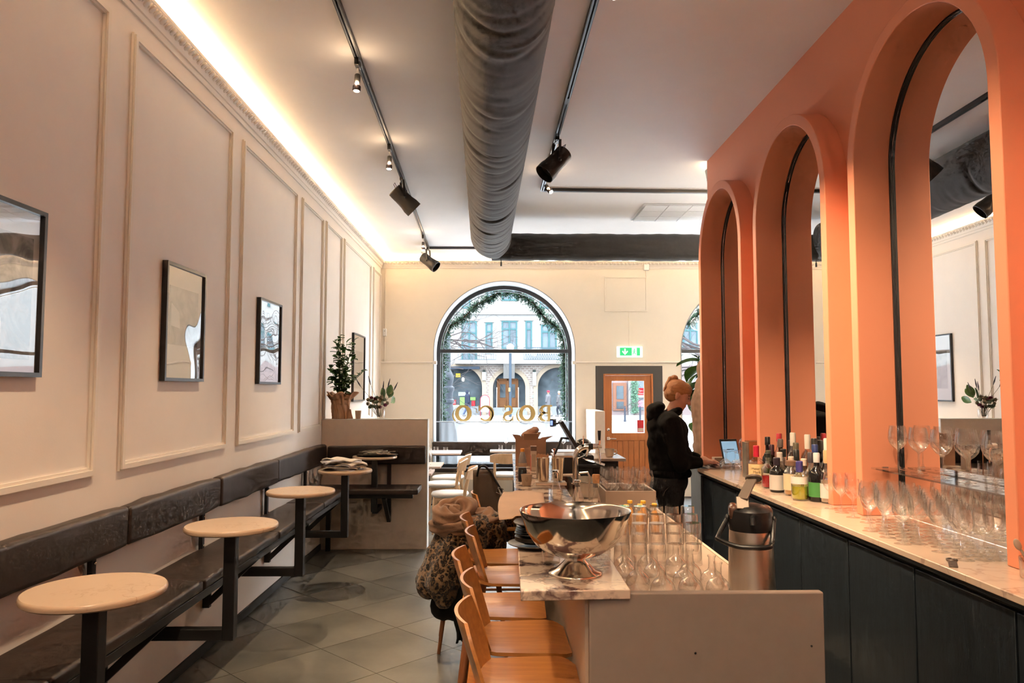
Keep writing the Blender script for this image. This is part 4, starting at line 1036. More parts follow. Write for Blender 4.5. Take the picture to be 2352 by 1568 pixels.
g = G().ball((-.01, 0, .24), (.07, .06, .05)).ball((.02, -.01, .28), (.06, .05, .035), 10, 6, Matrix.Rotation(-.5, 3, 'Y'))
b_ = mk('paper_filling', g, 'cardboard', t); remesh(b_, .012, 1, .02, .03)
t = thing('drink_carton', 'tall pale carton with a red edge in front of the cardboard box', 'carton', (.268, 5.9, ZI))
mk('carton_body', G().box(-.022, -.03, 0, .022, .03, .19), M('carton_pale', (.62, .50, .38), .5), t, bev=.003)
mk('red_side', G().box(-.0235, -.03, .0, -.0215, .03, .12), M('carton_red', (.6, .05, .03), .5), t)
mk('dark_top', G().box(-.0225, -.0305, .155, .0225, .0305, .191), M('carton_dark', (.16, .09, .06), .5), t)
mk('print_block', G().box(-.015, -.0315, .03, .015, -.0295, .13), M('carton_print', (.45, .36, .27), .6), t)
t = thing('squeeze_bottle', 'clear plastic bottle with orange cap on the bar', 'bottle', (.170, 5.55, ZI))
mk('bottle_body', G().lathe([(.028, 0), (.031, .01), (.031, .10), (.029, .12), (.018, .165), (.012, .178)], 22), M('milky_plastic', (.55, .50, .46), .25, trans=.5), t)
mk('liquid', G().lathe([(.0312, .008), (.0313, .095)], 22), M('pale_syrup', (.55, .34, .20), .3), t)
mk('cap', G().lathe([(.015, .176), (.015, .198), (.012, .20)], 16), M('orange_cap', (.8, .30, .03), .4), t)
t = thing('black_jar', 'small black jar on the bar in front of plastic bottle', 'jar', (.160, 5.22, ZI))
mk('jar_body', G().lathe([(.028, 0), (.030, .006), (.030, .075), (.027, .082)], 22), 'blackplastic', t, bev=.002)
mk('lid', G().lathe([(.028, .082), (.028, .094), (.024, .097)], 22), M('jar_lid', (.04, .03, .025), .4), t)
t = thing('clay_cup', 'beige clay cup standing on the left edge of the bar', 'cup', (.180, 4.98, ZI))
mk('cup_wall', G().open_lathe([(.0001, .001), (.026, .001), (.030, .01), (.038, .075), (.0355, .075), (.028, .012), (.0001, .008)], 26), M('beige_clay', (.42, .30, .20), .7), t)
mk('thumb_dent', G().ball((0, -.036, .045), (.010, .004, .016), 10, 6), M('clay_dark', (.33, .22, .14), .7), t)
t = thing('straw_box', 'bundle of wooden straws standing upright behind the shakers', 'straws', (.310, 5.42, ZI))
mk('holder', G().box(-.045, -.03, 0, .045, .03, .12), M('holder_grey', (.40, .30, .22), .6), t, bev=.003)
g = G()
for i in range(70):
    x, y = R.uniform(-.04, .04), R.uniform(-.026, .026); g.bar((x, y, .10), (x*1.1+R.uniform(-.004, .004), y*1.1, .155+R.uniform(0, .018)), .004)
mk('straws', g, M('straw_wood', (.62, .33, .17), .7), t, kind='stuff')
def shaker(x, y, h, lab):
    t = thing('cocktail_shaker', lab, 'shaker', (x, y, ZI+.022))
    mk('tin', G().open_lathe([(.0001, .001), (.030, .001), (.033, .008), (.043, h), (.0445, h+.002), (.0425, h+.003), (.030, .01), (.0001, .008)], 34), M('shaker_steel', (.70, .60, .48), .18, metal=1) if 'shaker_steel' not in bpy.data.materials else bpy.data.materials['shaker_steel'], t)
shaker(.292, 5.02, .155, 'polished steel shaker tin, left one on the bar mat')
shaker(.392, 5.06, .150, 'polished steel shaker tin, right one on the bar mat')
t = thing('bar_caddy', 'beige bar mat tray carrying the two shaker tins', 'tray', (.345, 5.04, ZI))
mk('tray', G().box(-.105, -.07, 0, .10, .07, .018), 'worktop', t, bev=.004)
mk('tray_lip', G().box(-.105, -.07, .018, .10, -.065, .022), 'worktop', t)
t = thing('muddler', 'slim copper muddler standing in a jar beyond shakers', 'tool', (.405, 5.48, ZI))
mk('jar', G().open_lathe([(.0001, .002), (.032, .002), (.034, .11)], 22), 'glass', t)
mk('rod', G().tube([(0, 0, .01), (-.006, 0, .19)], .004, 8).lathe([(.009, .19), (.010, .2), (.006, .205)], 12, c=(-.006, 0, 0)), M('copper_tool', (.35, .16, .09), .35, metal=.8), t)
# beer tap
t = thing('beer_tap', 'curved chrome beer tap with a black handle on the bar', 'tap', (.505, 5.0, .91))
pts = [(0, 0, 0), (0, 0, .30)] + [(.075-.075*math.cos(a), 0, .30+.075*math.sin(a)) for a in [PI/2*i/8 for i in range(1, 9)]] + [(.15, 0, .375)]
mk('tower', G().tube(pts, .0195, 18), 'chrome', t)
mk('black_collar', G().tube([(.085, 0, .375), (.115, 0, .375)], .0215, 18), 'blackplastic', t)
mk('finial', G().tube([(.052, 0, .385), (.052, 0, .40), (.052, 0, .445)], [.008, .004, .003], 8), 'chrome', t)
mk('spout', G().tube([(.14, 0, .375), (.155, 0, .35), (.165, 0, .26)], [.010, .009, .006], 10), 'chrome', t)
mk('handle_shaft', G().tube([(.158, 0, .37), (.160, 0, .42)], .008, 10), 'chrome', t)
mk('handle', G().tube([(.160, 0, .415), (.160, 0, .48)], [.008, .0115], 12), 'blackplastic', t)
mk('faucet_body', G().tube([(.115, 0, .375), (.175, 0, .375)], .0125, 14), 'brushed', t)
mk('base_flange', G().lathe([(.035, 0), (.035, .008), (.022, .014)], 24), 'chrome', t)
mk('side_pipe', G().tube([(.025, .0, .20), (.08, 0, .205), (.092, 0, .18), (.092, 0, .02)], .007, 8), 'brushed', t)
# till with tilted screen and card reader
t = thing('point_of_sale', 'black till with tilted screen and customer display on the bar', 'till', (.50, 6.05, .91))
mk('base_box', G().box(-.07, -.12, 0, .09, .12, .22), 'blackplastic', t, bev=.006)
mk('base_top', G().box(-.08, -.13, .22, .12, .13, .235), 'worktop', t)
mk('screen', G().bar((-.01, 0, .50), (.15, 0, .235), .028, .26, up=(0, 1, 0)), 'blackplastic', t, bev=.004)
mk('stand_arm', G().tube([(-.06, -.02, .23), (.0, -.02, .365), (.06, -.02, .36)], .010, 8), 'blackplastic', t)
mk('display_arm', G().tube([(-.01, 0, .49), (-.035, 0, .478), (-.06, 0, .48)], .007, 8), 'blackplastic', t)
dsp = mk('customer_display', G().box(-.085, -.045, .455, -.055, .045, .515), 'blackplastic', t, rot=(0, 0, -.35), bev=.005)
mk('display_glow', G().box(-.080, -.0465, .466, -.060, -.0452, .504), M('display_blue', (.2, .3, .7), .4, emit=(.25, .4, 1), estr=.5), dsp)
t = thing('steel_sink', 'steel ice well and sink beside the beer tap', 'sink', (.63, 5.45, .91))
mk('basin', G().box(-.12, -.2, 0, .12, -.19, .10).box(-.12, .19, 0, .12, .2, .10).box(-.12, -.19, 0, -.11, .19, .10).box(.11, -.19, 0, .12, .19, .10).box(-.11, -.19, 0, .11, .19, .01), 'brushed', t, bev=.003)
mk('basin_rim', G().box(-.13, -.21, .10, .13, -.18, .106).box(-.13, .18, .10, .13, .21, .106).box(-.13, -.18, .1, -.10, .18, .106).box(.10, -.18, .1, .13, .18, .106), 'steel', t)
t = thing('wood_crate', 'small reddish wooden drawer box under the till', 'box', (.53, 5.72, .91))
mk('crate_body', G().box(-.075, -.05, 0, .075, .05, .10), M('red_brown_wood', (.20, .085, .05), .5), t, bev=.003)
mk('lid', G().box(-.08, -.055, .10, .08, .055, .112), 'worktop', t, bev=.002)
# dark service cabinet with the cup
t = thing('service_cabinet', 'dark brown service cabinet with a stone top between bar and door', 'cabinet', (.86, 6.95, 0))
mk('carcass', G().box(-.16, -.25, 0, .20, .25, 1.03), M('dark_brown_veneer', (.030, .017, .013), .5), t, bev=.004)
mk('top_slab', G().box(-.22, -.30, 1.03, .26, .30, 1.055), 'counter', t, bev=.003)
mk('door_panel', G().box(-.13, -.258, .06, .17, -.25, 1.0), bpy.data.materials['dark_brown_veneer'], t, bev=.003)
t = thing('coffee_cup', 'beige ceramic coffee cup with handle on the service cabinet', 'cup', (.995, 6.80, 1.055))
mk('cup_wall', G().open_lathe([(.0001, .002), (.028, .002), (.036, .012), (.044, .075), (.041, .075), (.034, .014), (.0001, .008)], 28), M('beige_glaze', (.58, .46, .35), .35), t)
mk('handle', G().tube([(.040, 0, .062), (.060, 0, .064), (.066, 0, .045), (.056, 0, .025), (.038, 0, .022)], .0055, 8), bpy.data.materials['beige_glaze'], t)
t = thing('coffee_grinder', 'black coffee grinder with steel arms behind the beer tap', 'machine', (.70, 6.45, .91))
mk('body', G().box(-.08, -.10, 0, .10, .10, .20).box(-.11, -.09, .0, -.04, .09, .14), 'blackplastic', t, bev=.015)
mk('hopper', G().ball((.02, 0, .27), (.075, .075, .065), 20, 12), M('smoked_hopper', (.035, .026, .02), .2), t)
mk('arm', G().tube([(-.03, -.10, .17), (.03, -.13, .20), (.05, -.14, .27)], .012, 10).tube([(.0, -.12, .17), (.10, -.14, .145), (.18, -.15, .12)], .014, 10), 'chrome', t)
mk('tray', G().box(-.06, -.16, .10, .15, -.10, .125), 'blackplastic', t, bev=.004)
# airpot
t = thing('airpot', 'steel pump airpot flask with black head standing at the corner of the bar', 'flask', (.952, 2.86, .91), math.radians(-14))
mk('steel_body', G().lathe([(.086, 0), (.088, .006), (.086, .012), (.080, .20), (.078, .225), (.0001, .226)], 44), MT['brushed'], t)
mk('black_head', G().lathe([(.0795, .222), (.081, .232), (.081, .275), (.079, .295), (.062, .312), (.030, .320), (.0001, .320)], 44), 'blackplastic', t)
mk('chrome_shoulder', G().box(-.079, -.045, .262, -.045, .06, .315).box(.045, -.03, .25, .079, .06, .31), M('brown_gloss', (.10, .05, .035), .18), t, bev=.014, seg=4)
mk('lever', G().bar((-.03, -.055, .305), (-.03, -.02, .345), .045, .010).bar((-.03, -.03, .34), (.012, .05, .405), .040, .009).lathe([(.030, 0), (.032, .004), (.032, .010), (.026, .013)], 24, T=Matrix.Translation((.02, .065, .402)) @ Matrix.Rotation(-.5, 4, 'X')), M('satin_steel', (.20, .16, .13), .45, metal=.5), t, bev=.002)
hp = [(-.083, 0, .262), (-.120, -.055, .205), (-.118, -.082, .195), (-.06, -.115, .180), (.0, -.120, .178), (.05, -.108, .18), (.066, -.085, .188), (.076, -.04, .23), (.083, 0, .262)]
mk('handle', G().tube(cat_rom(hp), .009, 10), 'blackplastic', t)
mk('hinge', G().ball((.085, 0, .262), (.008, .016, .016), 10, 6), 'blackplastic', t)
mk('hinge', G().ball((-.085, 0, .262), (.008, .016, .016), 10, 6), 'blackplastic', t)
mk('spout', G().tube([(0, -.07, .28), (0, -.10, .275), (0, -.105, .255)], .010, 10), 'blackplastic', t)
# low crate on the floor between bar and back counter
t = thing('floor_crate', 'pale wooden crate on the floor behind the end panel', 'crate', (1.33, 3.75, 0))
pw = wood('pale_crate_wood', (.42, .38, .32), (.52, .47, .40), .6, axis=1)
for i, (a, b) in enumerate(((0.02, .12), (.14, .24), (.26, .36))):
    mk('plank', G().box(-.16, -.22, a, -.145, .22, b), pw, t); mk('plank', G().box(.145, -.22, a, .16, .22, b), pw, t)
    mk('plank', G().box(-.145, -.22, a, .145, -.205, b), pw, t); mk('plank', G().box(-.145, .205, a, .145, .22, b), pw, t)
mk('crate_floor', G().box(-.145, -.205, 0, .145, .205, .02), pw, t)
# ================================================================ back counter along the orange arches
bc = thing('back_counter', 'dark blue stained back counter with a pale marble top under the orange arches', 'counter', (0, 0, 0))
XF = 1.553
mk('marble_top', G().prism([(XF, -1.2), (XF, 5.9), (1.70, 5.9), (1.70, 6.74), (1.909, 6.74), (1.909, -1.2)], 2, ZC-.026, ZC-.001), 'counter', bc, bev=.003)
mk('shadow_gap', G().box(XF+.030, -1.2, ZC-.048, 1.9, 5.88, ZC-.026), 'blackplastic', bc)
mk('edge_channel', G().box(XF+.006, -1.2, ZC-.040, XF+.030, 5.89, ZC-.026), M('edge_metal', (.10, .11, .12), .3, metal=.7), bc)
mk('carcass', G().box(XF+.045, -1.2, .09, 1.905, 5.86, ZC-.048).box(1.725, 5.86, 0, 1.905, 6.72, ZC-.026), M('carcass_dark', (.012, .013, .015), .6), bc)
mk('plinth', G().box(XF+.09, -1.2, 0, 1.9, 5.86, .09), M('plinth_grey', (.16, .16, .15), .6), bc)
edges = (-1.2, -.65, -.1, .45, 1.0, 1.55, 1.76, 2.307, 2.867, 3.41, 3.95, 4.50, 5.02, 5.55, 5.80)
for a, b in zip(edges, edges[1:]):
    mk('cabinet_door', G().box(XF+.022, a+.006, .10, XF+.044, b-.006, ZC-.062), 'cabinet', bc, bev=.002)
mk('corner_post', G().box(XF+.018, 5.80, .0, XF+.06, 5.87, ZC-.05), 'blackplastic', bc)
mk('end_door', G().box(1.705, 5.90, .05, 1.724, 6.70, ZC-.05), M('grey_blue_veneer', (.14, .16, .185), .5, var=.12, vscale=12, stretch=(6, 6, .6)), bc)
# wine glasses, crowded under the near arch
wm = wine_glass('wine_glass', .185, .036, .095, .032)
wt = wine_glass('tall_wine_glass', .205, .042, .105, .035)
n = 0
for iy in range(18):
    for ix in range(6):
        y = 2.72+iy*.069+R.uniform(-.008, .008); x = 1.625+ix*.064+R.uniform(-.008, .008)+(.02 if iy % 2 else -.01)
        if x > 1.92 or (x > 1.74 and 3.60 < y < 3.80) or (x > 1.86 and y > 3.6): continue
        if x < 1.70 and y > 3.25+R.uniform(0, .4): continue
        if x < 1.66 and y < 2.95: continue
        mk('wine_glass', wm, None, loc=(x, y, ZC), rot=(0, 0, R.uniform(0, 6)), label='clear wine glass in the crowd on the marble back counter', cat='glass', group='wine glasses crowded on the back counter')
t = thing('glass_shelf', 'clear glass shelf inside the nearest orange arch', 'shelf', (1.90, 3.16, 1.285))
mk('shelf_pane', G().box(-.085, -.50, -.010, .055, .50, -.002), 'thickglass', t)
for y in (-.505, .495): mk('shelf_clip', G().box(-.03, y, -.02, .0, y+.012, .0), 'chrome', t)
ORD = ('first', 'second', 'third', 'fourth', 'fifth', 'sixth', 'seventh', 'eighth', 'ninth', 'tenth', 'eleventh')
for i in range(11):
    mk('tall_wine_glass', wt, None, loc=(1.915-(.045 if i % 2 else 0), 2.715+i*.088, 1.284), label='tall clear wine glass on the glass shelf in the near arch, %s from the right' % ORD[i], cat='glass', group='wine glasses on the glass shelf')
# inverted goblets beside the tablet
wb = wine_glass('goblet', .155, .045, .085, .036)
for i, (x, y) in enumerate(((1.74, 5.78), (1.78, 5.66), (1.84, 5.74), (1.76, 5.50), (1.86, 5.58), (1.70, 5.62), (1.83, 5.47))):
    mk('goblet', wb, None, loc=(x, y, ZC+.155), rot=(PI, 0, R.uniform(0, 6)), label='clear goblet standing upside down beside the tablet, %s' % ('front left', 'front middle', 'rear left', 'near the book', 'rear middle', 'closest to the counter edge', 'nearest the book at the back')[i], cat='glass', group='upside down goblets beside the tablet')
for i, (x, y) in enumerate(((1.90, 5.62), (1.90, 5.80))):
    mk('goblet', wb, None, loc=(x, y, ZC+.32), rot=(PI, 0, 0), label='goblet standing on another one, %s' % ('right of the tablet', 'left of the pair')[i], cat='glass', group='upside down goblets beside the tablet')
    mk('goblet', wb, None, loc=(x, y, ZC+.001), label='goblet carrying an upside down one, %s' % ('right of tablet', 'left of the two')[i], cat='glass', group='upside down goblets beside the tablet')
# tablet, box, book, till drawer
t = thing('tablet', 'tablet with a pale blue screen leaning on a stand in the far arch', 'tablet', (1.87, 6.02, ZC), math.radians(12))
Tt = Matrix.Translation((0, 0, .012)) @ Matrix.Rotation(math.radians(-20), 4, 'X')
mk('body', G().box(-.075, -.006, 0, .075, .006, .215, Tt), 'blackplastic', t, bev=.003)
mk('screen', G().box(-.066, -.008, .015, .066, -.0062, .195, Tt), M('tablet_screen', (.3, .4, .5), .3, emit=(.30, .52, .70), estr=.28), t, smooth=0)
mk('text_line', G().box(-.03, -.0088, .125, .035, -.0079, .131, Tt), M('screen_text', (.1, .15, .2), .5), t, smooth=0)
mk('stand', G().box(-.05, -.03, 0, .05, .10, .012).box(-.03, .06, .012, .03, .07, .12), 'brushed', t)
t = thing('card_box', 'small beige cardboard carton beside the barman hands', 'box', (1.82, 6.22, ZC))
mk('carton', G().box(-.05, -.04, 0, .05, .04, .058), M('beige_card', (.50, .36, .26), .7), t, bev=.002)
mk('label', G().box(-.0, -.0412, .012, .042, -.0395, .048), M('card_label', (.38, .28, .22), .7), t)
t = thing('order_folder', 'flat brown folder under the barman hands', 'folder', (1.80, 6.02, ZC))
mk('cover', G().box(-.10, -.11, 0, .09, .10, .007).box(-.095, -.105, .010, .088, .098, .016), M('brown_folder', (.13, .065, .05), .5), t, bev=.002)
mk('pages', G().box(-.093, -.104, .007, .084, .094, .010), MT['linen'], t)
t = thing('cook_book', 'copper coloured hardback standing upright between two arches', 'book', (1.815, 5.31, ZC))
mk('cover', G().box(-.06, -.052, 0, .07, -.048, .255).box(-.06, .035, 0, .07, .039, .255).box(-.064, -.052, 0, -.060, .039, .255), M('copper_cover', (.30, .115, .045), .3, metal=.3, var=.3, vscale=9), t)
mk('page_block', G().box(-.058, -.048, .004, .066, .035, .250), MT['linen'], t)
mk('grey_slipcase', G().box(-.085, -.05, 0, -.066, .036, .245), M('slipcase_grey', (.16, .14, .12), .4, var=.3, vscale=12), t)
g = text_geo('CLASSIC', .022); g.T(Matrix.Translation((.008, -.0525, .150)) @ Matrix.Rotation(PI/2, 4, 'X'))
mk('title', g, M('title_cream', (.8, .62, .45), .5), t, smooth=0)
# right edge: glass jar with spoons, black opener
t = thing('spoon_jar', 'glass jar holding a pale spoon at the right edge of the counter', 'jar', (1.745, 2.46, ZC))
mk('jar', G().open_lathe([(.0001, .001), (.035, .001), (.038, .006), (.040, .068), (.037, .068), (.034, .008), (.0001, .006)], 26), 'thickglass', t)
mk('spoon', G().tube([(.01, 0, .008), (-.035, .005, .09)], [.004, .005], 8).ball((-.045, .006, .108), (.012, .006, .02), 12, 8, Matrix.Rotation(-.45, 3, 'Y')), M('pale_spoon', (.40, .32, .25), .5), t)
mk('spoon', G().tube([(0, .01, .008), (.012, .012, .10)], .004, 8).ball((.014, .012, .12), (.014, .006, .022), 12, 8), bpy.data.materials['pale_spoon'], t)
t = thing('bottle_opener', 'flat dark bottle opener lying on the counter edge', 'tool', (1.60, 2.66, ZC))
mk('blade', G().box(-.014, -.05, 0, .014, .045, .004), M('dark_steel_tool', (.10, .075, .065), .4, metal=.5), t, bev=.0015, rot=(0, 0, -.5))
mk('ring', G().tube([(.03+.016*math.cos(a), .055+.016*math.sin(a), .004) for a in [2*PI*i/16 for i in range(16)]], .004, 6, closed=True), bpy.data.materials['dark_steel_tool'], t)
# ---------------------------------------------------------------- liquor bottles
def gl(name, tint): return thin_glass(name, tint, .05, .8, .01, .38)
GLZ = {'clear': MT['thickglass'], 'green': gl('green_glass', (.30, .42, .20)), 'brown': gl('brown_glass', (.30, .16, .06)), 'dark': M('dark_bottle_glass', (.010, .009, .010), .12)}
CM = {}
def cm(c, rough=.4, metal=0.0):
    c = tuple(c)
    k = (c, rough, metal)
    if k not in CM: CM[k] = M('bottle_colour_%02d' % len(CM), c, rough, metal)
    return CM[k]
def bottle(x, y, h, r, label, glass='clear', liquid=None, lvl=.5, cap=(.02, .02, .02), paper=None, pz=(.12, .5), neck=.30, nr=.014, caph=.12, square=False, cmetal=0.0, text=None, capr=None):
    t = thing('liquor_bottle', label, 'bottle', (x, y, ZC), R.uniform(-.4, .4), 'liquor bottles in the middle arch')
    hs = h*(1-neck)
    prof = [(.0001, .001), (r*.94, .001), (r, .008), (r, hs*.82), (r*.93, hs*.9), (r*.62, hs*1.0), (nr*1.15, hs*1.08), (nr, hs*1.13), (nr, h*.93), (nr*1.1, h*.94)]
    n = 4 if square else 24
    g = G().open_lathe(prof, n)
    if square: g.T(Matrix.Rotation(PI/4, 4, 'Z') @ Matrix.Diagonal((1.25, 1.25, 1, 1)))
    mk('bottle_glass', g, GLZ[glass], t, bev=.004 if square else 0)
    if liquid:
        zl = hs*.82*lvl+.006; rq = r*.93
        g = G().lathe([(rq*.9, .006), (rq, .012), (rq, zl)], n)
        if square: g.T(Matrix.Rotation(PI/4, 4, 'Z') @ Matrix.Diagonal((1.25, 1.25, 1, 1)))
        mk('liquor', g, cm(liquid, .15), t)
    kr = capr or nr*1.25
    mk('cap', G().lathe([(kr, h*(1-caph)), (kr, h*.985), (kr*.85, h)], 20), cm(cap, .35, cmetal), t)
    if paper:
        z0, z1 = hs*pz[0], hs*pz[1]
        if square: lb = mk('paper_label', G().box(-r*.75, -r*.90, z0, r*.75, -r*.885, z1), cm(paper, .7), t)
        else: lb = mk('paper_label', G().surf(lambda u, v: ((r+.0012)*math.cos(-PI/2+(u-.5)*3.6), (r+.0012)*math.sin(-PI/2+(u-.5)*3.6), z0+(z1-z0)*v), 20, 2), cm(paper, .7), t)
        if text:
            k = 0
            for line, sz, zz in text:
                gt = text_geo(line, sz)
                gt.v = [((r+.003)*math.sin(v[0]/r) if not square else v[0], -(r+.003)*math.cos(v[0]/r) if not square else -r*.9-.003, z0+zz+v[1]) for v in gt.v]
                mk('label_text', gt, cm((.10, .045, .02), .6), lb, smooth=0)
    t.rotation_euler = (0, 0, math.radians(-22)+R.uniform(-.1, .1))
    return t
AM = (.42, .17, .03); RED = (.40, .015, .02); GOLD = (.45, .28, .12)
# front row, left (far) to right (near)
bottle(1.705, 4.98, .245, .050, 'bourbon bottle with red wax neck and cream label, far left front', 'clear', AM, .9, (.58, .02, .05), (.78, .58, .30), (.10, .80), .36, .015, .30, text=(("Maker's", .020, .075), ('Mark', .022, .052), ('WHISKY', .010, .032)), capr=.019)
bottle(1.735, 4.835, .225, .034, 'slim olive bottle with dark neck beside the bourbon', 'green', (.10, .10, .05), .5, (.09, .09, .06), (.50, .47, .36), (.1, .6), .4, .013, .3)
bottle(1.690, 4.735, .215, .037, 'clear bottle half full of red aperitif', 'clear', RED, .62, (.03, .03, .025), None, neck=.36)
bottle(1.680, 4.545, .205, .044, 'black round bottle with pale curved label at the front', 'dark', None, .5, (.03, .02, .03), (.55, .50, .46), (.1, .72), .30, .016, .22)
bottle(1.715, 4.405, .20, .046, 'clear whisky bottle with amber rest and brown square stopper', 'clear', (.55, .30, .10), .25, (.16, .09, .06), (.62, .50, .32), (.2, .8), .22, .020, .14, square=False, capr=.036)
bottle(1.685, 4.215, .215, .046, 'clear bottle with bright yellow green juice and blue neck, front right', 'clear', (.42, .40, .03), .62, (.05, .045, .20), (.70, .66, .62), (.66, .95), .36, .016, .28, capr=.019)
# middle rows
mid = ((1.80, 5.03, .30, .036, 'dark', None, (.015, .012, .012), None, 'tall black wine bottle behind the bourbon'),
 (1.79, 4.93, .255, .037, 'brown', (.12, .03, .02), (.05, .012, .02), (.3, .25, .2), 'brown bottle with dark red neck behind the bourbon'),
 (1.83, 4.90, .33, .036, 'clear', None, (.42, .02, .03), None, 'tall clear bottle with a tall red cap at the back left'),
 (1.80, 4.80, .30, .035, 'brown', (.2, .08, .03), (.10, .07, .06), (.62, .45, .28), 'brown bottle with peach coloured neck label'),
 (1.78, 4.70, .245, .040, 'clear', (.35, .2, .1), (.02, .02, .02), (.72, .60, .50), 'clear bottle with black stopper and orange collar'),
 (1.85, 4.72, .345, .037, 'clear', None, (.62, .55, .48), None, 'tall clear bottle with white cap at the back, left one'),
 (1.82, 4.60, .290, .037, 'green', (.16, .17, .08), (.10, .08, .05), (.30, .32, .22), 'olive green bottle with gold ring in the back row'),
 (1.79, 4.52, .255, .040, 'brown', (.16, .07, .03), (.02, .02, .02), None, 'brown bottle with short black cap in the middle'),
 (1.75, 4.50, .215, .039, 'clear', (.60, .48, .36), (.66, .50, .40), (.10, .42, .48), 'clear bottle with beige stopper and turquoise label, left one'),
 (1.86, 4.52, .345, .037, 'clear', None, (.60, .53, .46), None, 'tall clear bottle with white cap at the back, right one'),
 (1.77, 4.36, .215, .041, 'clear', (.62, .50, .38), (.68, .52, .42), None, 'clear bottle with wide beige stopper right of turquoise label'),
 (1.85, 4.40, .330, .036, 'clear', (.50, .32, .14), (.02, .02, .02), (.62, .48, .26), 'tall amber bottle with black crown and gold label at the back'),
 (1.82, 4.32, .300, .036, 'clear', (.55, .44, .30), (.03, .05, .17), (.55, .45, .34), 'clear bottle with a blue cap in the back row'),
 (1.86, 4.25, .335, .035, 'brown', (.25, .1, .03), (.40, .02, .03), (.6, .45, .2), 'brown bottle with red crown in the back row right'),
 (1.77, 4.26, .260, .036, 'clear', (.30, .25, .06), (.05, .04, .05), (.70, .62, .30), 'clear bottle with dark cap and yellow collar label'),
 (1.76, 4.16, .265, .044, 'dark', None, (.55, .55, .56), (.05, .22, .05), 'round dark decanter bottle with green label'),
 (1.82, 4.16, .345, .034, 'clear', None, (.66, .62, .56), (.15, .2, .4), 'tall slim bottle with white and blue neck wrap at the back right'),
 (1.79, 4.10, .285, .036, 'clear', (.5, .42, .34), (.55, .34, .17), (.6, .58, .55), 'clear bottle with a gold neck foil beside the arch edge'),
 (1.88, 4.83, .29, .033, 'brown', (.2, .08, .03), (.04, .03, .03), (.4, .3, .2), 'brown bottle almost hidden behind the red capped one'),
 (1.73, 4.63, .23, .034, 'clear', (.55, .4, .26), (.6, .5, .44), (.66, .58, .5), 'clear bottle with silver collar beside the red aperitif'))
for x, y, h, r, gz, lq, cp, pp, lb in mid:
    bottle(x, y, h, r, lb, gz, lq, R.uniform(.4, .85), cp, pp, (.15, .6), R.uniform(.32, .40), .014, R.uniform(.14, .26))
bottle(1.90, 4.05+.02, .20, .0335, 'small bottle with pink label against the arch edge', 'clear', (.4, .2, .2), .5, (.5, .3, .3), (.6, .3, .3), (.2, .7), .35, .013, .16)
# ================================================================ barman
per = thing('person', 'person in a black hoodie and dark trousers with tied back hair leaning over the counter', 'person', (1.40, 6.16, 0), math.radians(-8))
skin = M('skin', (.56, .27, .18), .5, var=.06, vscale=30)
g = G()
g.ball((0, 0, .93), (.12, .16, .12)).cap((0, 0, .95), (-.005, 0, 1.22), .12, .125, 18).ball((.0, 0, 1.32), (.12, .17, .14)).cap((-.01, -.14, 1.40), (-.01, .14, 1.40), .07, .07)
g.cap((-.005, 0, 1.42), (.055, 0, 1.545), .060, .054, 16)
HT = Matrix.Translation((.068, 0, 1.615)) @ Matrix.Rotation(math.radians(24), 4, 'Y')
h3 = HT.to_3x3()
def hb(c, r): g.ball(HT @ Vector(c), r, 20, 14, h3)
hb((-.012, 0, .030), (.098, .077, .088)); hb((.022, 0, .012), (.078, .068, .078)); hb((.034, 0, -.045), (.058, .054, .066)); hb((.066, 0, -.092), (.024, .028, .022)); hb((.03, 0, -.078), (.05, .046, .03))
hb((.082, 0, .030), (.016, .050, .014)); hb((.060, .034, -.022), (.028, .022, .03)); hb((.060, -.034, -.022), (.028, .022, .03))
g.cap(HT @ Vector((.092, 0, .016)), HT @ Vector((.116, 0, -.030)), .0085, .0125, 10); hb((.104, .012, -.034), (.010, .008, .008)); hb((.104, -.012, -.034), (.010, .008, .008))
hb((.086, 0, -.057), (.012, .022, .006)); hb((.084, 0, -.070), (.011, .019, .007))
for s in (-1, 1):
    hb((-.008, s*.079, -.012), (.019, .009, .031)); hb((-.014, s*.084, -.004), (.014, .008, .022))
    # arms
    el = Vector((.055, s*.225, 1.10)) if s < 0 else Vector((.09, .20, 1.11))
    wr = Vector((.225, -.150, 1.088)) if s < 0 else Vector((.245, .075, 1.092))
    g.cap((-.005, s*.165, 1.40), el, .050, .040, 14).cap(el, wr, .040, .027, 14)
    # hand: palm and five fingers resting on the folder
    fw = Vector((.94, .30 if s < 0 else -.25, -.12)).normalized(); up = Vector((0, 0, 1)); sd = fw.cross(up).normalized()
    pc = wr+fw*.055
    g.cap(wr+fw*.01, wr+fw*.04, .026, .029, 12).ball(pc, (.044, .036, .016), 14, 9, Matrix((fw, sd, up)).transposed())
    for k, (o, l) in enumerate(((-.027, .060), (-.009, .072), (.009, .070), (.026, .054))):
        b = wr+fw*.088+sd*o; m1 = b+fw*l*.5+Vector((0, 0, .004))+sd*o*.2; m2 = m1+fw*l*.42+Vector((0, 0, -.016))
        g.cap(b-fw*.02, m1, .0092, .0085, 10).cap(m1, m2, .0082, .0072, 10)
    th = wr+fw*.035+sd*(.030*s*-1 if s > 0 else .030*1)*(-1)
    tdir = (fw*.75+sd*(-.6 if s > 0 else -.6)).normalized() if False else (fw*.8+Vector((0, -s*.55, -.08))).normalized()
    g.cap(wr+fw*.03+Vector((0, -s*.018, 0)), wr+fw*.03+tdir*.045, .012, .011, 10).cap(wr+fw*.03+tdir*.045, wr+fw*.03+tdir*.078+fw*.008, .0105, .0085, 10)
    # legs
    g.cap((0, s*.085, .90), (.015, s*.095, .50), .085, .058, 16).cap((.015, s*.095, .50), (-.02, s*.10, .09), .055, .040, 16).cap((-.03, s*.10, .05), (.12, s*.11, .035), .042, .034, 12)
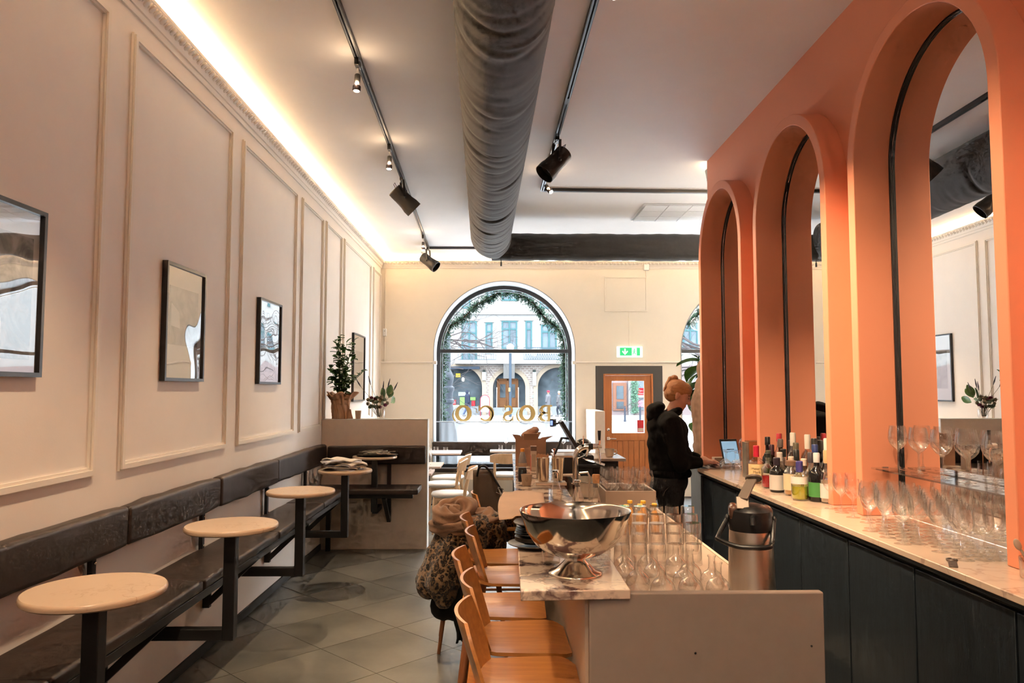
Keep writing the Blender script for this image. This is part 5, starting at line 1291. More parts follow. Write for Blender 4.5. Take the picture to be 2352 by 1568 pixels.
body = mk('body', g, skin, per); remesh(body, .0065, 3)
# face details
for s in (-1, 1):
    mk('eye', G().ball(HT @ Vector((.0865, s*.032, .008)), (.006, .011, .005), 12, 8, h3), M('eye_lid', (.10, .05, .04), .4) if s < 0 else bpy.data.materials['eye_lid'], per)
    mk('eyebrow', G().tube([HT @ Vector((.094, s*.018, .030)), HT @ Vector((.091, s*.035, .035)), HT @ Vector((.076, s*.052, .030))], .004, 6), M('brow_hair', (.22, .09, .035), .8) if s < 0 else bpy.data.materials['brow_hair'], per)
# hair: swept back cap and tied bun
hair = M('red_blond_hair', (.33, .125, .040), .55, col2=(.50, .22, .075), vscale=18, stretch=(1, 6, 6), bump=.5, bscale=80)
g = G()
hb((-.020, 0, .042), (.102, .084, .088)); hb((.030, 0, .062), (.066, .070, .060)); hb((-.045, 0, -.005), (.070, .076, .070)); hb((-.02, 0, .0), (.03, .082, .045))
def ob(c, r): g.ball(HT @ Vector(c), r, 16, 10, h3)
hr = mk('hair', g, hair, per); remesh(hr, .007, 2, .006, .02)
g = G()
ob((-.078, 0, .118), (.032, .032, .026)); ob((-.100, .0, .090), (.030, .028, .036)); ob((-.112, -.008, .050), (.020, .020, .040)); ob((-.06, 0, .10), (.02, .022, .02)); ob((-.118, -.012, .015), (.012, .014, .035))
bn = mk('hair_bun', g, hair, per); remesh(bn, .006, 2, .012, .018)
mk('hair_tie', G().tube([HT @ (Vector((-.062, 0, .092))+Vector((.004*math.cos(a)*2, .020*math.cos(a), .016*math.sin(a)))) for a in [2*PI*i/16 for i in range(16)]], .005, 6, closed=True), M('dark_tie', (.05, .02, .02), .8), per)
# hoodie
hood = M('black_sweat', (.0075, .007, .0072), .95, bump=.15, bscale=200, spec=.2)
g = G()
g.cap((-.005, 0, 1.03), (-.02, 0, 1.24), .165, .170, 24).ball((-.015, 0, 1.31), (.165, .215, .16), 22, 14).cap((-.02, -.15, 1.395), (-.02, .15, 1.395), .095, .095, 18).ball((-.06, 0, 1.36), (.13, .18, .13), 20, 12).ball((.02, 0, 1.12), (.165, .19, .13))
for s in (-1, 1):
    el = Vector((.055, s*.235, 1.10)) if s < 0 else Vector((.09, .20, 1.11)); wr = Vector((.195, -.160, 1.082)) if s < 0 else Vector((.215, .085, 1.088))
    sh = Vector((-.01, s*.185, 1.385))
    g.cap(sh, el, .088, .068, 18).cap(el, wr, .068, .050, 16).ball(el+Vector((.01, 0, -.02)), .072)
tors = mk('hoodie', g, hood, per); remesh(tors, .011, 4, .022, .10)
g = G()
for i in range(14):
    a = PI*.18+(PI*1.64)*i/13; b = PI*.18+(PI*1.64)*(i+1)/13
    P = lambda t: Vector((-.035-.105*math.cos(t-PI)*1.0*(-1)-.0, .125*math.sin(t-PI)*(-1), 1.445+.045*math.cos(t-PI)))
    g.cap(P(a), P(b), .038, .038, 10)
g.ball((-.125, 0, 1.490), (.065, .125, .062), 18, 10).ball((-.13, 0, 1.44), (.06, .12, .07), 18, 10).ball((-.09, 0, 1.52), (.055, .11, .045), 16, 10)
hd = mk('hood', g, hood, per); remesh(hd, .010, 3, .014, .07)
g = G().surf(lambda u, v: ((.160+.010*math.sin(PI*v))*math.cos(2*PI*u)*1.0, (.172+.010*math.sin(PI*v))*math.sin(2*PI*u)+.002*math.sin(u*2*PI*60), .955+.055*v), 180, 6, cu=True)
mk('ribbed_hem', g, hood, per)
for s, w, d in ((-1, Vector((.205, -.156, 1.083)), Vector((.92, .38, 0))), (1, Vector((.225, .082, 1.088)), Vector((.92, -.36, 0)))):
    d.normalize(); mk('cuff', G().tube([w-d*.03, w+d*.0, w+d*.022], [.047, .045, .040], 16), hood, per)
# trousers
g = G().ball((-.01, 0, .92), (.150, .175, .13), 20, 12).ball((-.05, 0, .88), (.115, .165, .12), 18, 12)
for s in (-1, 1):
    g.cap((-.01, s*.085, .88), (.015, s*.098, .50), .112, .082, 18).cap((.015, s*.098, .50), (-.02, s*.10, .12), .082, .066, 16)
tr = mk('trousers', g, M('charcoal_denim', (.018, .016, .017), .85, var=.2, vscale=10, bump=.2, bscale=120), per); remesh(tr, .011, 3, .02, .09)
mk('pocket_seam', G().tube([(-.02, -.205, .90), (-.06, -.195, .86), (-.075, -.185, .82)], .003, 5), M('seam_brown', (.05, .035, .03), .8), per)
for s in (-1, 1):
    g = G().cap((-.05, s*.10, .05), (.13, s*.112, .042), .050, .042, 14).box(-.095, s*.105-.045, 0, .165, s*.105+.045, .022)
    sh = mk('shoe', g, 'blackplastic', per); remesh(sh, .009, 2)
# ================================================================ draped sculpture beside the arches
st = thing('sculpture', 'beige draped stone sculpture standing behind the last orange arch', 'sculpture', (2.06, 7.35, 0))
sm = M('beige_plaster', (.52, .33, .22), .8, var=.18, vscale=5, stretch=(3, 3, .6), bump=.4, bscale=12)
g = G().cap((.0, 0, .9), (-.02, 0, 1.28), .12, .15, 16).cap((-.02, 0, 1.28), (-.09, -.02, 1.52), .14, .10, 16).cap((-.09, -.02, 1.52), (-.05, 0, 1.74), .10, .07, 16).ball((-.055, 0, 1.86), (.065, .075, .10)).cap((-.05, 0, 1.1), (.08, 0, 1.3), .12, .12).cap((-.02, 0, .95), (-.08, 0, 1.05), .10, .07)
for i in range(7): g.tube([(-.11+.03*i, -.10, 1.62-.05*i), (-.07+.025*i, -.14, 1.3-.03*i), (-.06+.03*i, -.13, .95)], [.018, .026, .02], 8)
b = mk('figure', g, sm, st); remesh(b, .013, 2, .02, .07)
mk('pedestal', G().lathe([(.17, 0), (.17, .04), (.145, .06), (.145, .84), (.17, .86), (.17, .90)], 28), sm, st)
fp = thing('fig_plant', 'broad leaved green plant between sculpture and window', 'plant', (2.12, 7.75, 0))
mk('pot', G().lathe([(.13, 0), (.16, .28), (.165, .30), (.15, .30), (.145, .28)], 28), M('terracotta_grey', (.20, .17, .15), .8), fp)
mk('trunk', G().tube([(0, 0, .25), (-.02, 0, 1.0), (-.06, -.02, 1.95)], [.018, .015, .008], 8), M('fig_bark', (.12, .08, .05), .9), fp)
bl2 = leaf_mesh('fig_leaf', .21, .19, MT['leafg'], .55)
for z, a, tl in ((1.95, 2.6, .3), (1.88, 1.9, -.2), (1.80, 2.9, -.5), (1.72, 2.2, -.4), (1.92, .6, .3), (1.80, -.4, 0), (1.65, 3.3, -.6), (1.55, 1.2, -.2), (1.03, 2.4, -.4), (1.1, .3, 0), (1.3, 4.0, 0), (1.98, 4.2, .5)):
    mk('fig_leaf', bl2, None, fp, loc=(-.05, -.02, z), rot=(tl, 0, a-PI/2+.2))
# ================================================================ dining area by the window
MT['seatwhite'] = M('off_white_upholstery', (.74, .72, .70), .8)
def make_chair():
    t = thing('dining_chair', 'pale oak dining chair', 'chair', (0, 0, 0), 0, 'pale oak dining chairs')
    # faces -x ; back on +x
    def sq(a, p): return math.copysign(abs(a)**p, a)
    def ring_(r, z, sx=1.0): return r, z
    g = G()
    n = 28
    prof = [(.0001, .415), (.19, .415), (.212, .425), (.222, .442), (.214, .458), (.16, .468), (.0001, .472)]
    vs = []; 
    for r, z in prof:
        for i in range(n):
            a = 2*PI*i/n; vs.append((sq(math.cos(a), .75)*r, sq(math.sin(a), .75)*r*1.02, z))
    fs = [(j*n+i, j*n+(i+1) % n, (j+1)*n+(i+1) % n, (j+1)*n+i) for j in range(len(prof)-1) for i in range(n)]
    g.add(vs, fs)
    mk('seat', g, 'seatwhite', t, smooth=60)
    mk('seat_apron', G().box(-.16, -.17, .375, .17, .17, .415), 'paleoak', t, bev=.01)
    for s in (-1, 1):
        mk('leg', G().tube([(-.15, s*.155, .41), (-.185, s*.18, 0)], [.021, .013], 10), 'paleoak', t)
        mk('leg', G().tube([(.16, s*.165, .36), (.23, s*.18, 0)], [.022, .013], 10), 'paleoak', t)
        mk('back_post', G().tube([(.165, s*.165, .36), (.195, s*.165, .55), (.245, s*.17, .72)], [.022, .020, .015], 10), 'paleoak', t)
    def bk(u, v, off):
        a = u*2-1
        x = .235-.055*abs(a)**2*-1*-1+.045*(1-a*a)+off+.03*v
        w = .235
        return (x, a*w, .615+(.15-.035*abs(a)**3)*v+.02*abs(a)**2*(1-v))
    n = 13; g = G().surf(lambda u, v: bk(u, v, 0), n, 7).surf(lambda u, v: bk(u, v, .018), n, 7)
    bd = [i for i in range(n)] + [j*n+n-1 for j in range(1, 7)] + [6*n+i for i in range(n-2, -1, -1)] + [j*n for j in range(5, 0, -1)]; e = n*7
    g.f += [(bd[i], bd[(i+1) % len(bd)], e+bd[(i+1) % len(bd)], e+bd[i]) for i in range(len(bd))]
    mk('backrest', g, 'paleoak', t, smooth=50)
    return t
ch = make_chair(); ch.location = (-.58, 8.93, 0); ch['label'] = 'pale oak dining chair with white seat, closest behind the coat'
dup(ch, (-.735, 9.85, 0), .05, 'pale oak dining chair with white seat, middle one of the row beyond half wall')
dup(ch, (-.715, 10.60, 0), -.08, 'pale oak dining chair with white seat, closest to the window in the row')
dup(ch, (.10, 10.95, 0), -PI/2, 'pale oak dining chair with its curved back to the camera under the window')
def table(x0, x1, y0, y1, label):
    t = thing('dining_table', label, 'table', ((x0+x1)/2, (y0+y1)/2, 0), 0, 'dining tables by the window')
    w, d = (x1-x0)/2, (y1-y0)/2
    mk('table_top', G().box(-w, -d, .727, w, d, .75), M('limed_oak_top', (.60, .50, .44), .3, var=.06, vscale=9, stretch=(.6, 6, 6)) if 'limed_oak_top' not in bpy.data.materials else bpy.data.materials['limed_oak_top'], t, bev=.003)
    mk('column', G().box(-.035, -.035, .02, .035, .035, .727), 'black', t)
    mk('base_plate', G().box(-.24, -.20, 0, .24, .20, .02), 'black', t, bev=.004)
table(-1.55, -.56, 10.85, 11.42, 'pale wooden dining table left under the window with two tumblers')
table(-1.60, -.70, 8.98, 9.55, 'pale wooden dining table in the middle beyond the half wall')
table(-1.60, -.74, 8.25, 8.70, 'pale wooden dining table just beyond the half wall')
table(-.14, .62, 11.22, 11.55, 'pale wooden dining table in front of the window behind the oak chair')
table(.80, 1.32, 11.15, 11.55, 'pale wooden dining table at the right end of the window')
tb = tumbler('water_tumbler', .036, .075, 'thickglass')
wgl = wine_glass('table_wine_glass', .205, .040, .10, .034)
for i, (x, y, l) in enumerate(((-.93, 11.1, 'water tumbler on the left window table, left one'), (-.78, 11.0, 'water tumbler on the left window table, right one'), (.02, 11.4, 'water tumbler on the table before the window, left one'), (.22, 11.4, 'water tumbler on the table before the window, right one'), (1.05, 11.35, 'water tumbler on the table at the right end of the window'))):
    mk('water_tumbler', tb, None, loc=(x, y, .75), label=l, cat='glass', group='water tumblers on the dining tables')
for i, (x, y, l) in enumerate(((.10, 11.45, 'wine glass on the table before the window'), (.96, 11.3, 'wine glass on the table at the right end of window'), (-1.02, 10.95, 'wine glass at the edge of left window table'), (-1.08, 11.15, 'wine glass behind another on the left window table'), (-.86, 9.20, 'wine glass on middle dining table, nearer one'), (-.90, 9.42, 'wine glass on middle dining table, farther one'), (-.80, 8.50, 'wine glass on the dining table next to the half wall'))):
    mk('wine_glass', wgl, None, loc=(x, y, .75), label=l, cat='glass', group='wine glasses on the dining tables')
wb_ = thing('window_bench', 'low black upholstered window bench below the arched window', 'bench', (0.08, 11.66, 0))
mk('backrest', G().box(-1.12, .02, .64, 1.12, .09, .86), 'leather', wb_, bev=.02, seg=3)
mk('seat', G().box(-1.12, -.06, .40, 1.12, .08, .46), 'leather', wb_, bev=.015, seg=3)
mk('base', G().box(-1.10, .02, 0, 1.10, .09, .40), 'wallback', wb_)
# sheer curtain on a rod
cu = thing('cafe_curtain', 'sheer white cafe curtain across the lower part of the window', 'curtain', (0.08, 12.17, 0))
m = bpy.data.materials.new('sheer_voile'); m.use_nodes = True; nt = m.node_tree; nt.nodes.clear()
o_ = nt.nodes.new('ShaderNodeOutputMaterial'); a_ = nt.nodes.new('ShaderNodeBsdfTranslucent'); b_ = nt.nodes.new('ShaderNodeBsdfDiffuse'); c_ = nt.nodes.new('ShaderNodeBsdfTransparent'); x_ = nt.nodes.new('ShaderNodeMixShader'); y_ = nt.nodes.new('ShaderNodeMixShader')
a_.inputs[0].default_value = (.075, .08, .085, 1); b_.inputs[0].default_value = (.4, .41, .42, 1); x_.inputs[0].default_value = .35; y_.inputs[0].default_value = .05
nt.links.new(a_.outputs[0], x_.inputs[1]); nt.links.new(b_.outputs[0], x_.inputs[2]); nt.links.new(x_.outputs[0], y_.inputs[1]); nt.links.new(c_.outputs[0], y_.inputs[2]); nt.links.new(y_.outputs[0], o_.inputs[0])
def cur(u, v):
    x = -1.05+2.10*u; w = .018*math.sin(u*95+.8*math.sin(u*17))*(.35+.65*(1-v))+.008*math.sin(u*41)
    return (x, w, .47+.665*v)
mk('cloth', G().surf(cur, 420, 8), m, cu, smooth=80)
mk('rod', G().tube([(-1.10, 0, 1.145), (1.10, 0, 1.145)], .008, 8), M('rod_grey', (.35, .36, .38), .4), cu)
# ---------------------------------------------------------------- gilded window lettering, reads from the street
def ribbon(g, pts, hw, y):
    """flat band of varying half width hw along pts (x,z)"""
    n = len(pts); L = []; Rr = []
    for i, p in enumerate(pts):
        a = pts[max(i-1, 0)]; b = pts[min(i+1, n-1)]; dx, dz = b[0]-a[0], b[1]-a[1]; l = math.hypot(dx, dz) or 1
        w = hw[i] if isinstance(hw, list) else hw
        L.append((p[0]-dz/l*w, y, p[1]+dx/l*w)); Rr.append((p[0]+dz/l*w, y, p[1]-dx/l*w))
    g.add(L+Rr, [(i, i+1, n+i+1, n+i) for i in range(n-1)])
def ell(cx, cz, rx, rz, a0, a1, n=36): return [(cx+rx*math.cos(a0+(a1-a0)*i/n), cz+rz*math.sin(a0+(a1-a0)*i/n)) for i in range(n+1)]
def letter(ch, sh):
    """letter in a box 0..w, 0..1 as read from outside; sh: only the thin drop shade line"""
    g = G(); y = 0
    T = (lambda w: .028) if sh else (lambda w: w)
    if ch == 'O':
        if sh: ribbon(g, ell(.59, .40, .50, .52, -2.35, 1.0), [.045*math.sin(PI*i/36)+.004 for i in range(37)], y); ribbon(g, ell(.50, .50, .27, .37, 1.9, 4.6), [.030*math.sin(PI*i/36) for i in range(37)], y)
        else: ribbon(g, ell(.48, .5, .375, .43, 0, 2*PI, 60), [.068+.045*abs(math.cos(2*PI*i/60)) for i in range(61)], y)
    if ch == 'C':
        if sh: ribbon(g, ell(.56, .42, .50, .52, PI*.62, PI*1.75), [.040*math.sin(PI*i/36)**.5+.004 for i in range(37)], y); g.box(1.02, -.001, .55, 1.06, .001, .82); g.box(.93, -.001, .55, 1.02, .001, .59)
        else:
            ribbon(g, ell(.48, .5, .385, .43, .55, 5.55, 50), [.055+.062*max(0, -math.cos(.55+5.0*i/50)) for i in range(51)], y); g.box(.82, -.001, .64, .91, .001, .97)
    if ch == 'S':
        P = ell(.46, .725, .30, .205, .35, PI*1.35, 20)+ell(.46, .27, .36, .24, PI*.35, -PI*.92, 26)
        if sh: ribbon(g, [(x+.10, z-.07) for x, z in P[24:]], .032, y); g.box(.89, -.001, .60, .93, .001, .84)
        else:
            ribbon(g, P, [.06+.055*math.exp(-((i-20)/7.)**2) for i in range(len(P))], y); g.box(.70, -.001, .68, .79, .001, 1.0); g.box(.04, -.001, .0, .13, .001, .33)
    if ch == 'B':
        if sh:
            ribbon(g, [(x+.09, z-.07) for x, z in ell(.46, .27, .40, .26, -PI/2, PI*.36, 24)], .032, y); ribbon(g, [(x+.09, z-.07) for x, z in ell(.44, .74, .33, .22, -.9, .9, 14)], .028, y); g.box(.1, -.001, -.10, .55, .001, -.05); g.box(.33, -.001, .1, .36, .001, .88)
        else:
            g.box(0, -.001, 0, .42, .001, .10); g.box(0, -.001, .90, .42, .001, 1.0); g.box(.12, -.001, .10, .31, .001, .90); g.box(.31, -.001, .48, .46, .001, .57)
            ribbon(g, ell(.42, .74, .30, .215, PI/2, -PI/2, 24), [.045+.055*math.sin(PI*i/24) for i in range(25)], y); ribbon(g, ell(.44, .29, .36, .245, PI/2, -PI/2, 24), [.045+.060*math.sin(PI*i/24) for i in range(25)], y)
    return g
sgn = thing('window_lettering', 'gold BOSCO lettering on the window glass, seen reversed from inside', 'lettering', (0, 12.262, 1.142))
hgt = .270
for c, px0, px1 in (('B', 1268, 1237), ('O', 1229, 1192), ('S', 1180, 1157), ('C', 1134, 1099), ('O', 1083.5, 1046)):
    xr = (px0-1147)*12.26/1720; w = (px0-px1)*12.26/1720
    g = letter(c, False); k = {'B': .92, 'O': .96, 'S': .86, 'C': .92}[c]; sx = w/k
    for v in range(len(g.v)): x, y, z = g.v[v]; g.v[v] = (xr-x*sx, y, z*hgt)
    lt = mk('letter', g, 'gold', sgn, smooth=0)
    g = letter(c, True)
    for v in range(len(g.v)): x, y, z = g.v[v]; g.v[v] = (xr-x*sx, y, z*hgt)
    mk('drop_shade', g, 'gold', lt, smooth=0)
# ---------------------------------------------------------------- spruce garland outside the window
gp = [(1016, 972), (1011, 930), (1012, 890), (1014, 850), (1016, 810), (1019, 775), (1024, 752), (1040, 745), (1058, 734), (1078, 716), (1090, 702), (1104, 694), (1128, 680), (1150, 669), (1175, 670), (1195, 676), (1214, 688), (1228, 699), (1240, 716), (1255, 733), (1275, 747), (1292, 765), (1297, 795), (1298, 830), (1300, 870), (1301, 915), (1303, 968)]
YG = 12.57
gp = [Vector(((a-1147)*YG/1720, YG, 1.66+(895-b)*YG/1720)) for a, b in gp]
def garland(pts, label):
    t = thing('spruce_garland', label, 'garland', (0, 0, 0))
    mk('wire', G().tube(pts, .012, 6), M('twig_brown', (.045, .022, .012), .9, spec=0) if 'twig_brown' not in bpy.data.materials else bpy.data.materials['twig_brown'], t)
    vs = []; fs = []
    for a, b in zip(pts, pts[1:]):
        L = (b-a).length
        for k in range(int(L*420)):
            p = a.lerp(b, R.random()); d = (b-a).normalized()
            o = Vector((R.gauss(0, 1), R.gauss(0, .35), R.gauss(-.2, 1))).normalized(); q = p+o*R.uniform(.04, .15)+d*R.uniform(-.05, .05); ax = (q-p).normalized()
            for m_ in range(8):
                f = .2+.8*m_/7; c = p.lerp(q, f); w = Vector((R.gauss(0, 1), R.gauss(0, 1), R.gauss(0, 1))).normalized(); n_ = (ax*.6+w*.8).normalized()*.042; s_ = n_.cross(ax).normalized()*.0075; i = len(vs)
                vs += [c-s_, c+s_, c+n_]; fs.append((i, i+1, i+2))
    me = bpy.data.meshes.new('needles'); me.from_pydata(vs, [], fs); me.materials.append(M('spruce_green', (.030, .060, .040), .9, var=.4, vscale=9, spec=.1) if 'spruce_green' not in bpy.data.materials else bpy.data.materials['spruce_green'])
    mk('needles', me, None, t, kind='stuff')
garland(gp, 'spruce garland hung around the outside of the arched window')
garland([Vector((p.x+3.9, p.y, p.z)) for p in gp[:14]], 'spruce garland around the second arched window behind the orange wall')
# ================================================================ street outside
ZG = -.30
struct('ground_street', G().box(-40, 12.45, ZG-.1, 60, 90, ZG), M('snowy_cobbles', (0.2394, 0.2448, 0.2557), .8, col2=(.44, .45, .46), spec=0, vscale=30, bump=.4, bscale=14))
struct('ground_pavement', G().box(-40, 48, ZG, 60, 60, ZG+.12), M('pavement_stone', (0.0790, 0.0790, 0.0810), .9, spec=0, var=.06, vscale=2))
YFc = 55.0
def PX(px, py=None):
    x = (px-1147)*YFc/1720
    return x if py is None else (x, 1.66+(895-py)*YFc/1720)
fac = thing('facade', 'pale stone town house with arched ground floor across the street', 'building', (0, YFc, 0))
nb = thing('neighbour_house', 'pinkish stone house with wooden door and red posters seen through the door glass', 'building', (0, YFc, 0))
MT['stone'] = M('pale_plaster', (0.0677, 0.0668, 0.0655), .9, spec=0, var=.03, vscale=.5)
def brickm():
    m, nt, b = nt_mat('banded_brick'); L = nt.links
    tc = nt.nodes.new('ShaderNodeTexCoord'); sp = nt.nodes.new('ShaderNodeMapping'); sp.inputs['Rotation'].default_value = (PI/2, 0, 0); L.new(tc.outputs['Object'], sp.inputs['Vector'])
    br = nt.nodes.new('ShaderNodeTexBrick'); br.inputs['Scale'].default_value = 1.6; br.inputs['Color1'].default_value = (.075, .062, .055, 1); br.inputs['Color2'].default_value = (.058, .046, .040, 1); br.inputs['Mortar'].default_value = (.095, .088, .082, 1); br.inputs['Mortar Size'].default_value = .05
    b.inputs['Specular IOR Level'].default_value = 0
    L.new(sp.outputs[0], br.inputs['Vector']); L.new(br.outputs['Color'], b.inputs['Base Color']); b.inputs['Roughness'].default_value = .85
    return m
MT['brick'] = brickm()
zc = PX(0, 838)[1]
mk('upper_wall', G().box(-30, 0, zc, 7.58, 1, 22), 'stone', fac)
mk('upper_wall', G().box(7.62, 0, zc, 48, 1, 22), 'stone', nb)
# ground floor piers between arches (arched openings)
arches = [(-9.9, 1.75), (PX(1060), 1.55), (PX(1169.5), 1.22), (PX(1281), 1.50)]
zs_ = PX(0, 890)[1]
x = -30.0; g = G()
for cx, r in arches:
    g.box(x, 0, ZG, cx-r, 1, zc); x = cx+r
    g.prism(arc(cx, r, zs_, 24) + [(cx-r, zc), (cx+r, zc)], 1, 0, 1)
g.box(x, 0, ZG, 7.58, 1, zc)
mk('ground_wall', g, 'brick', fac, smooth=0)
for cx, r in arches:
    O = arch_path(cx, r+.28, ZG, zs_, 24); I = arch_path(cx, r-.03, ZG, zs_, 24); n = len(O)
    vs = [(a, y, z) for y in (-.08, .5) for P in (O, I) for a, z in P]; fs = []
    for i in range(n-1): fs += [(i, i+1, n+i+1, n+i), (n+i, n+i+1, 3*n+i+1, 3*n+i), (i, 2*n+i, 2*n+i+1, i+1)]
    mk('arch_surround', G().add(vs, fs), M('buff_stone', (0.0728, 0.0599, 0.0466), .9, spec=0) if 'buff_stone' not in bpy.data.materials else bpy.data.materials['buff_stone'], fac)
dark = M('shop_glass', (0.0159, 0.0196, 0.0225), .9, spec=0, var=.5, vscale=.9)
for k in (0, 1, 3):
    cx, r = arches[k]
    mk('shop_window', G().box(cx-r, .55, ZG+.6, cx+r, .6, zs_+r), dark, fac); mk('shop_base', G().box(cx-r, .4, ZG, cx+r, .6, ZG+.75), M('shop_base_pale', (0.0540, 0.0569, 0.0594), .9, spec=0) if 'shop_base_pale' not in bpy.data.materials else bpy.data.materials['shop_base_pale'], fac)
# coloured displays behind the left shop window
cx = arches[1][0]
cols = {'red_poster': (.55, .04, .05), 'yellow_poster': (.75, .55, .08), 'green_poster': (.22, .42, .12), 'cream_poster': (.75, .62, .35), 'grey_counter': (.30, .34, .33)}
for nm, x0, x1, y0, y1 in (('red_poster', 1034, 1047, 918, 929), ('cream_poster', 1034, 1055, 930, 942), ('yellow_poster', 1046, 1057, 857, 866), ('green_poster', 1056, 1068, 912, 932), ('red_poster', 1083, 1091, 920, 932), ('green_poster', 1080, 1092, 912, 919), ('grey_counter', 1052, 1078, 900, 909)):
    (a, b), (c, d) = PX(x0, y1), PX(x1, y0)
    mk(nm, G().box(a, .48, b, c, .54, d), M(nm, tuple(c*.2 for c in cols[nm]), .9, spec=0) if nm not in bpy.data.materials else bpy.data.materials[nm], fac, smooth=0)
g = text_geo('nd', .32); (a, b) = PX(1041, 927); g.T(Matrix.Translation((a, .46, b)) @ Matrix.Rotation(PI/2, 4, 'X')); mk('sign_text', g, 'stone', fac, smooth=0)
mk('lamp_glow', G().ball((PX(1063), .5, PX(0, 871)[1]), (.08, .05, .14)), 'bulb', fac)
# central doors
wd = M('street_door_wood', (0.0346, 0.0164, 0.0082), .9, spec=0, var=.1, vscale=3)
cx, r = arches[2]
dr = mk('entrance_door', G().box(cx-.85, .50, ZG+.55, cx+.62, .62, zs_+.62), wd, fac)
mk('fanlight', G().prism(arc(cx, r, zs_, 20), 1, .58, .62), M('fanlight_glass', (0.0245, 0.0335, 0.0400), .9, spec=0), fac)
mk('side_light', G().box(cx+.70, .55, ZG+.5, cx+r, .6, zs_+.6), dark, fac); mk('side_light', G().box(cx-r, .55, ZG+.5, cx-.92, .6, zs_+.5), dark, fac)
for s in (-1, 1):
    c0 = cx-.11+s*.36
    mk('door_pane', G().box(c0-.20, .47, PX(0, 913)[1], c0+.20, .51, PX(0, 882)[1]), dark, dr)
    mk('door_panel', G().box(c0-.24, .47, ZG+.7, c0+.24, .50, PX(0, 918)[1]), wd, dr, bev=.03)
    mk('door_post', G().box(cx-.11+s*.74-.05, .44, ZG+.55, cx-.11+s*.74+.05, .52, zs_+.62), wd, dr)
mk('door_post', G().box(cx-.16, .44, ZG+.55, cx-.06, .52, zs_+.62), wd, dr)
mk('door_rail', G().box(cx-.85, .44, PX(0, 873)[1], cx+.62, .51, PX(0, 869)[1]), wd, dr)
for k in range(3): mk('step', G().box(cx-1.3, -.6+k*.3, ZG, cx+1.3, .5, ZG+.22*(k+1)), M('step_stone', (0.0524, 0.0562, 0.0599), .9, spec=0) if k == 0 else bpy.data.materials['step_stone'], fac)
# balconies, cornice
mk('balcony_slab', G().box(PX(1046), -1.1, zc+.05, PX(1330), 0, zc+.32), 'stone', fac)
mk('corbel', G().prism([(-1.0, zc+.05), (0, zc+.05), (0, zc-1.0)], 0, PX(1156), PX(1182)), 'stone', fac)
mk('awning', G().box(PX(1028), -.7, PX(0, 848)[1], PX(1102), -.1, PX(0, 842)[1]), M('awning_slate', (0.0115, 0.0151, 0.0209), .9, spec=0), fac)
iron = M('grey_iron', (0.0170, 0.0243, 0.0302), .9, spec=0)
def railing(x0, x1, pat):
    g = G(); z0 = zc+.34; z1 = PX(0, 799)[1]
    g.box(x0, -1.05, z1-.05, x1, -1.0, z1).box(x0, -1.05, z0, x1, -1.0, z0+.04)
    n = int((x1-x0)/.16)
    for i in range(n+1):
        x = x0+(x1-x0)*i/n; g.box(x-.012, -1.04, z0, x+.012, -1.01, z1)
        if pat and i < n:
            w = (x1-x0)/n; g.bar((x, -1.02, z0), (x+w*2, -1.02, z1), .03, .02).bar((x+w*2, -1.02, z0), (x, -1.02, z1), .03, .02)
    return mk('balcony_railing', g, iron, fac, kind='stuff')
railing(PX(1054), PX(1139), False); railing(PX(1202), PX(1286), True)
# windows with teal frames
teal = M('teal_window_frame', (0.0128, 0.0290, 0.0317), .9, spec=0); wgm = M('house_window_glass', (0.0304, 0.0378, 0.0439), .9, spec=0, var=.3, vscale=.8)
def fwin(x0, x1, y0, y1, cols_=2, tr=.3):
    (a, b), (c, d) = PX(x0, y1), PX(x1, y0)
    own = fac if x0 < 1370 else nb
    f = mk('window_frame', G().box(a, -.10, b, a+.10, .02, d).box(c-.10, -.10, b, c, .02, d).box(a+.1, -.10, d-.12, c-.1, .02, d).box(a+.1, -.10, b, c-.1, .02, b+.10).box(a+.1, -.09, d-(d-b)*tr-.06, c-.1, .02, d-(d-b)*tr+.06), teal, own)
    if cols_ == 2: mk('mullion', G().box((a+c)/2-.05, -.105, b, (a+c)/2+.05, .02, d), teal, f)
    mk('pane', G().box(a+.08, -.04, b+.05, c-.08, -.02, d-.05), wgm, f, smooth=0)
    mk('window_head', G().box(a-.12, -.14, d, c+.12, .02, d+.12), 'stone', f)
for w in ((1060, 1095, 737, 830), (1115, 1131, 740, 812), (1152, 1188, 736, 801), (1207, 1222, 736, 801), (1243, 1279, 745, 801), (1013, 1034, 740, 801), (1320, 1350, 740, 801), (1117, 1135, 620, 692), (1152, 1190, 610, 690), (1060, 1080, 620, 708), (1240, 1275, 620, 708), (1205, 1222, 620, 690), (1400, 1435, 740, 801), (1455, 1490, 740, 801), (1510, 1545, 740, 801), (1570, 1605, 740, 801), (1630, 1665, 740, 801), (1690, 1725, 740, 801), (1455, 1490, 620, 700), (1570, 1605, 620, 700), (1690, 1725, 620, 700), (920, 950, 740, 801), (860, 890, 740, 801), (1750, 1790, 740, 801)):
    fwin(*w, cols_=2 if w[1]-w[0] > 25 else 1)
mk('string_course', G().box(-30, -.25, PX(0, 722)[1], 7.58, 0, PX(0, 714)[1]), 'stone', fac)
mk('wall_plaque', G().box(PX(1222), -.05, PX(0, 913)[1], PX(1232), 0, PX(0, 907)[1]), M('blue_plaque', (.06, .10, .11), .9, spec=0), fac)
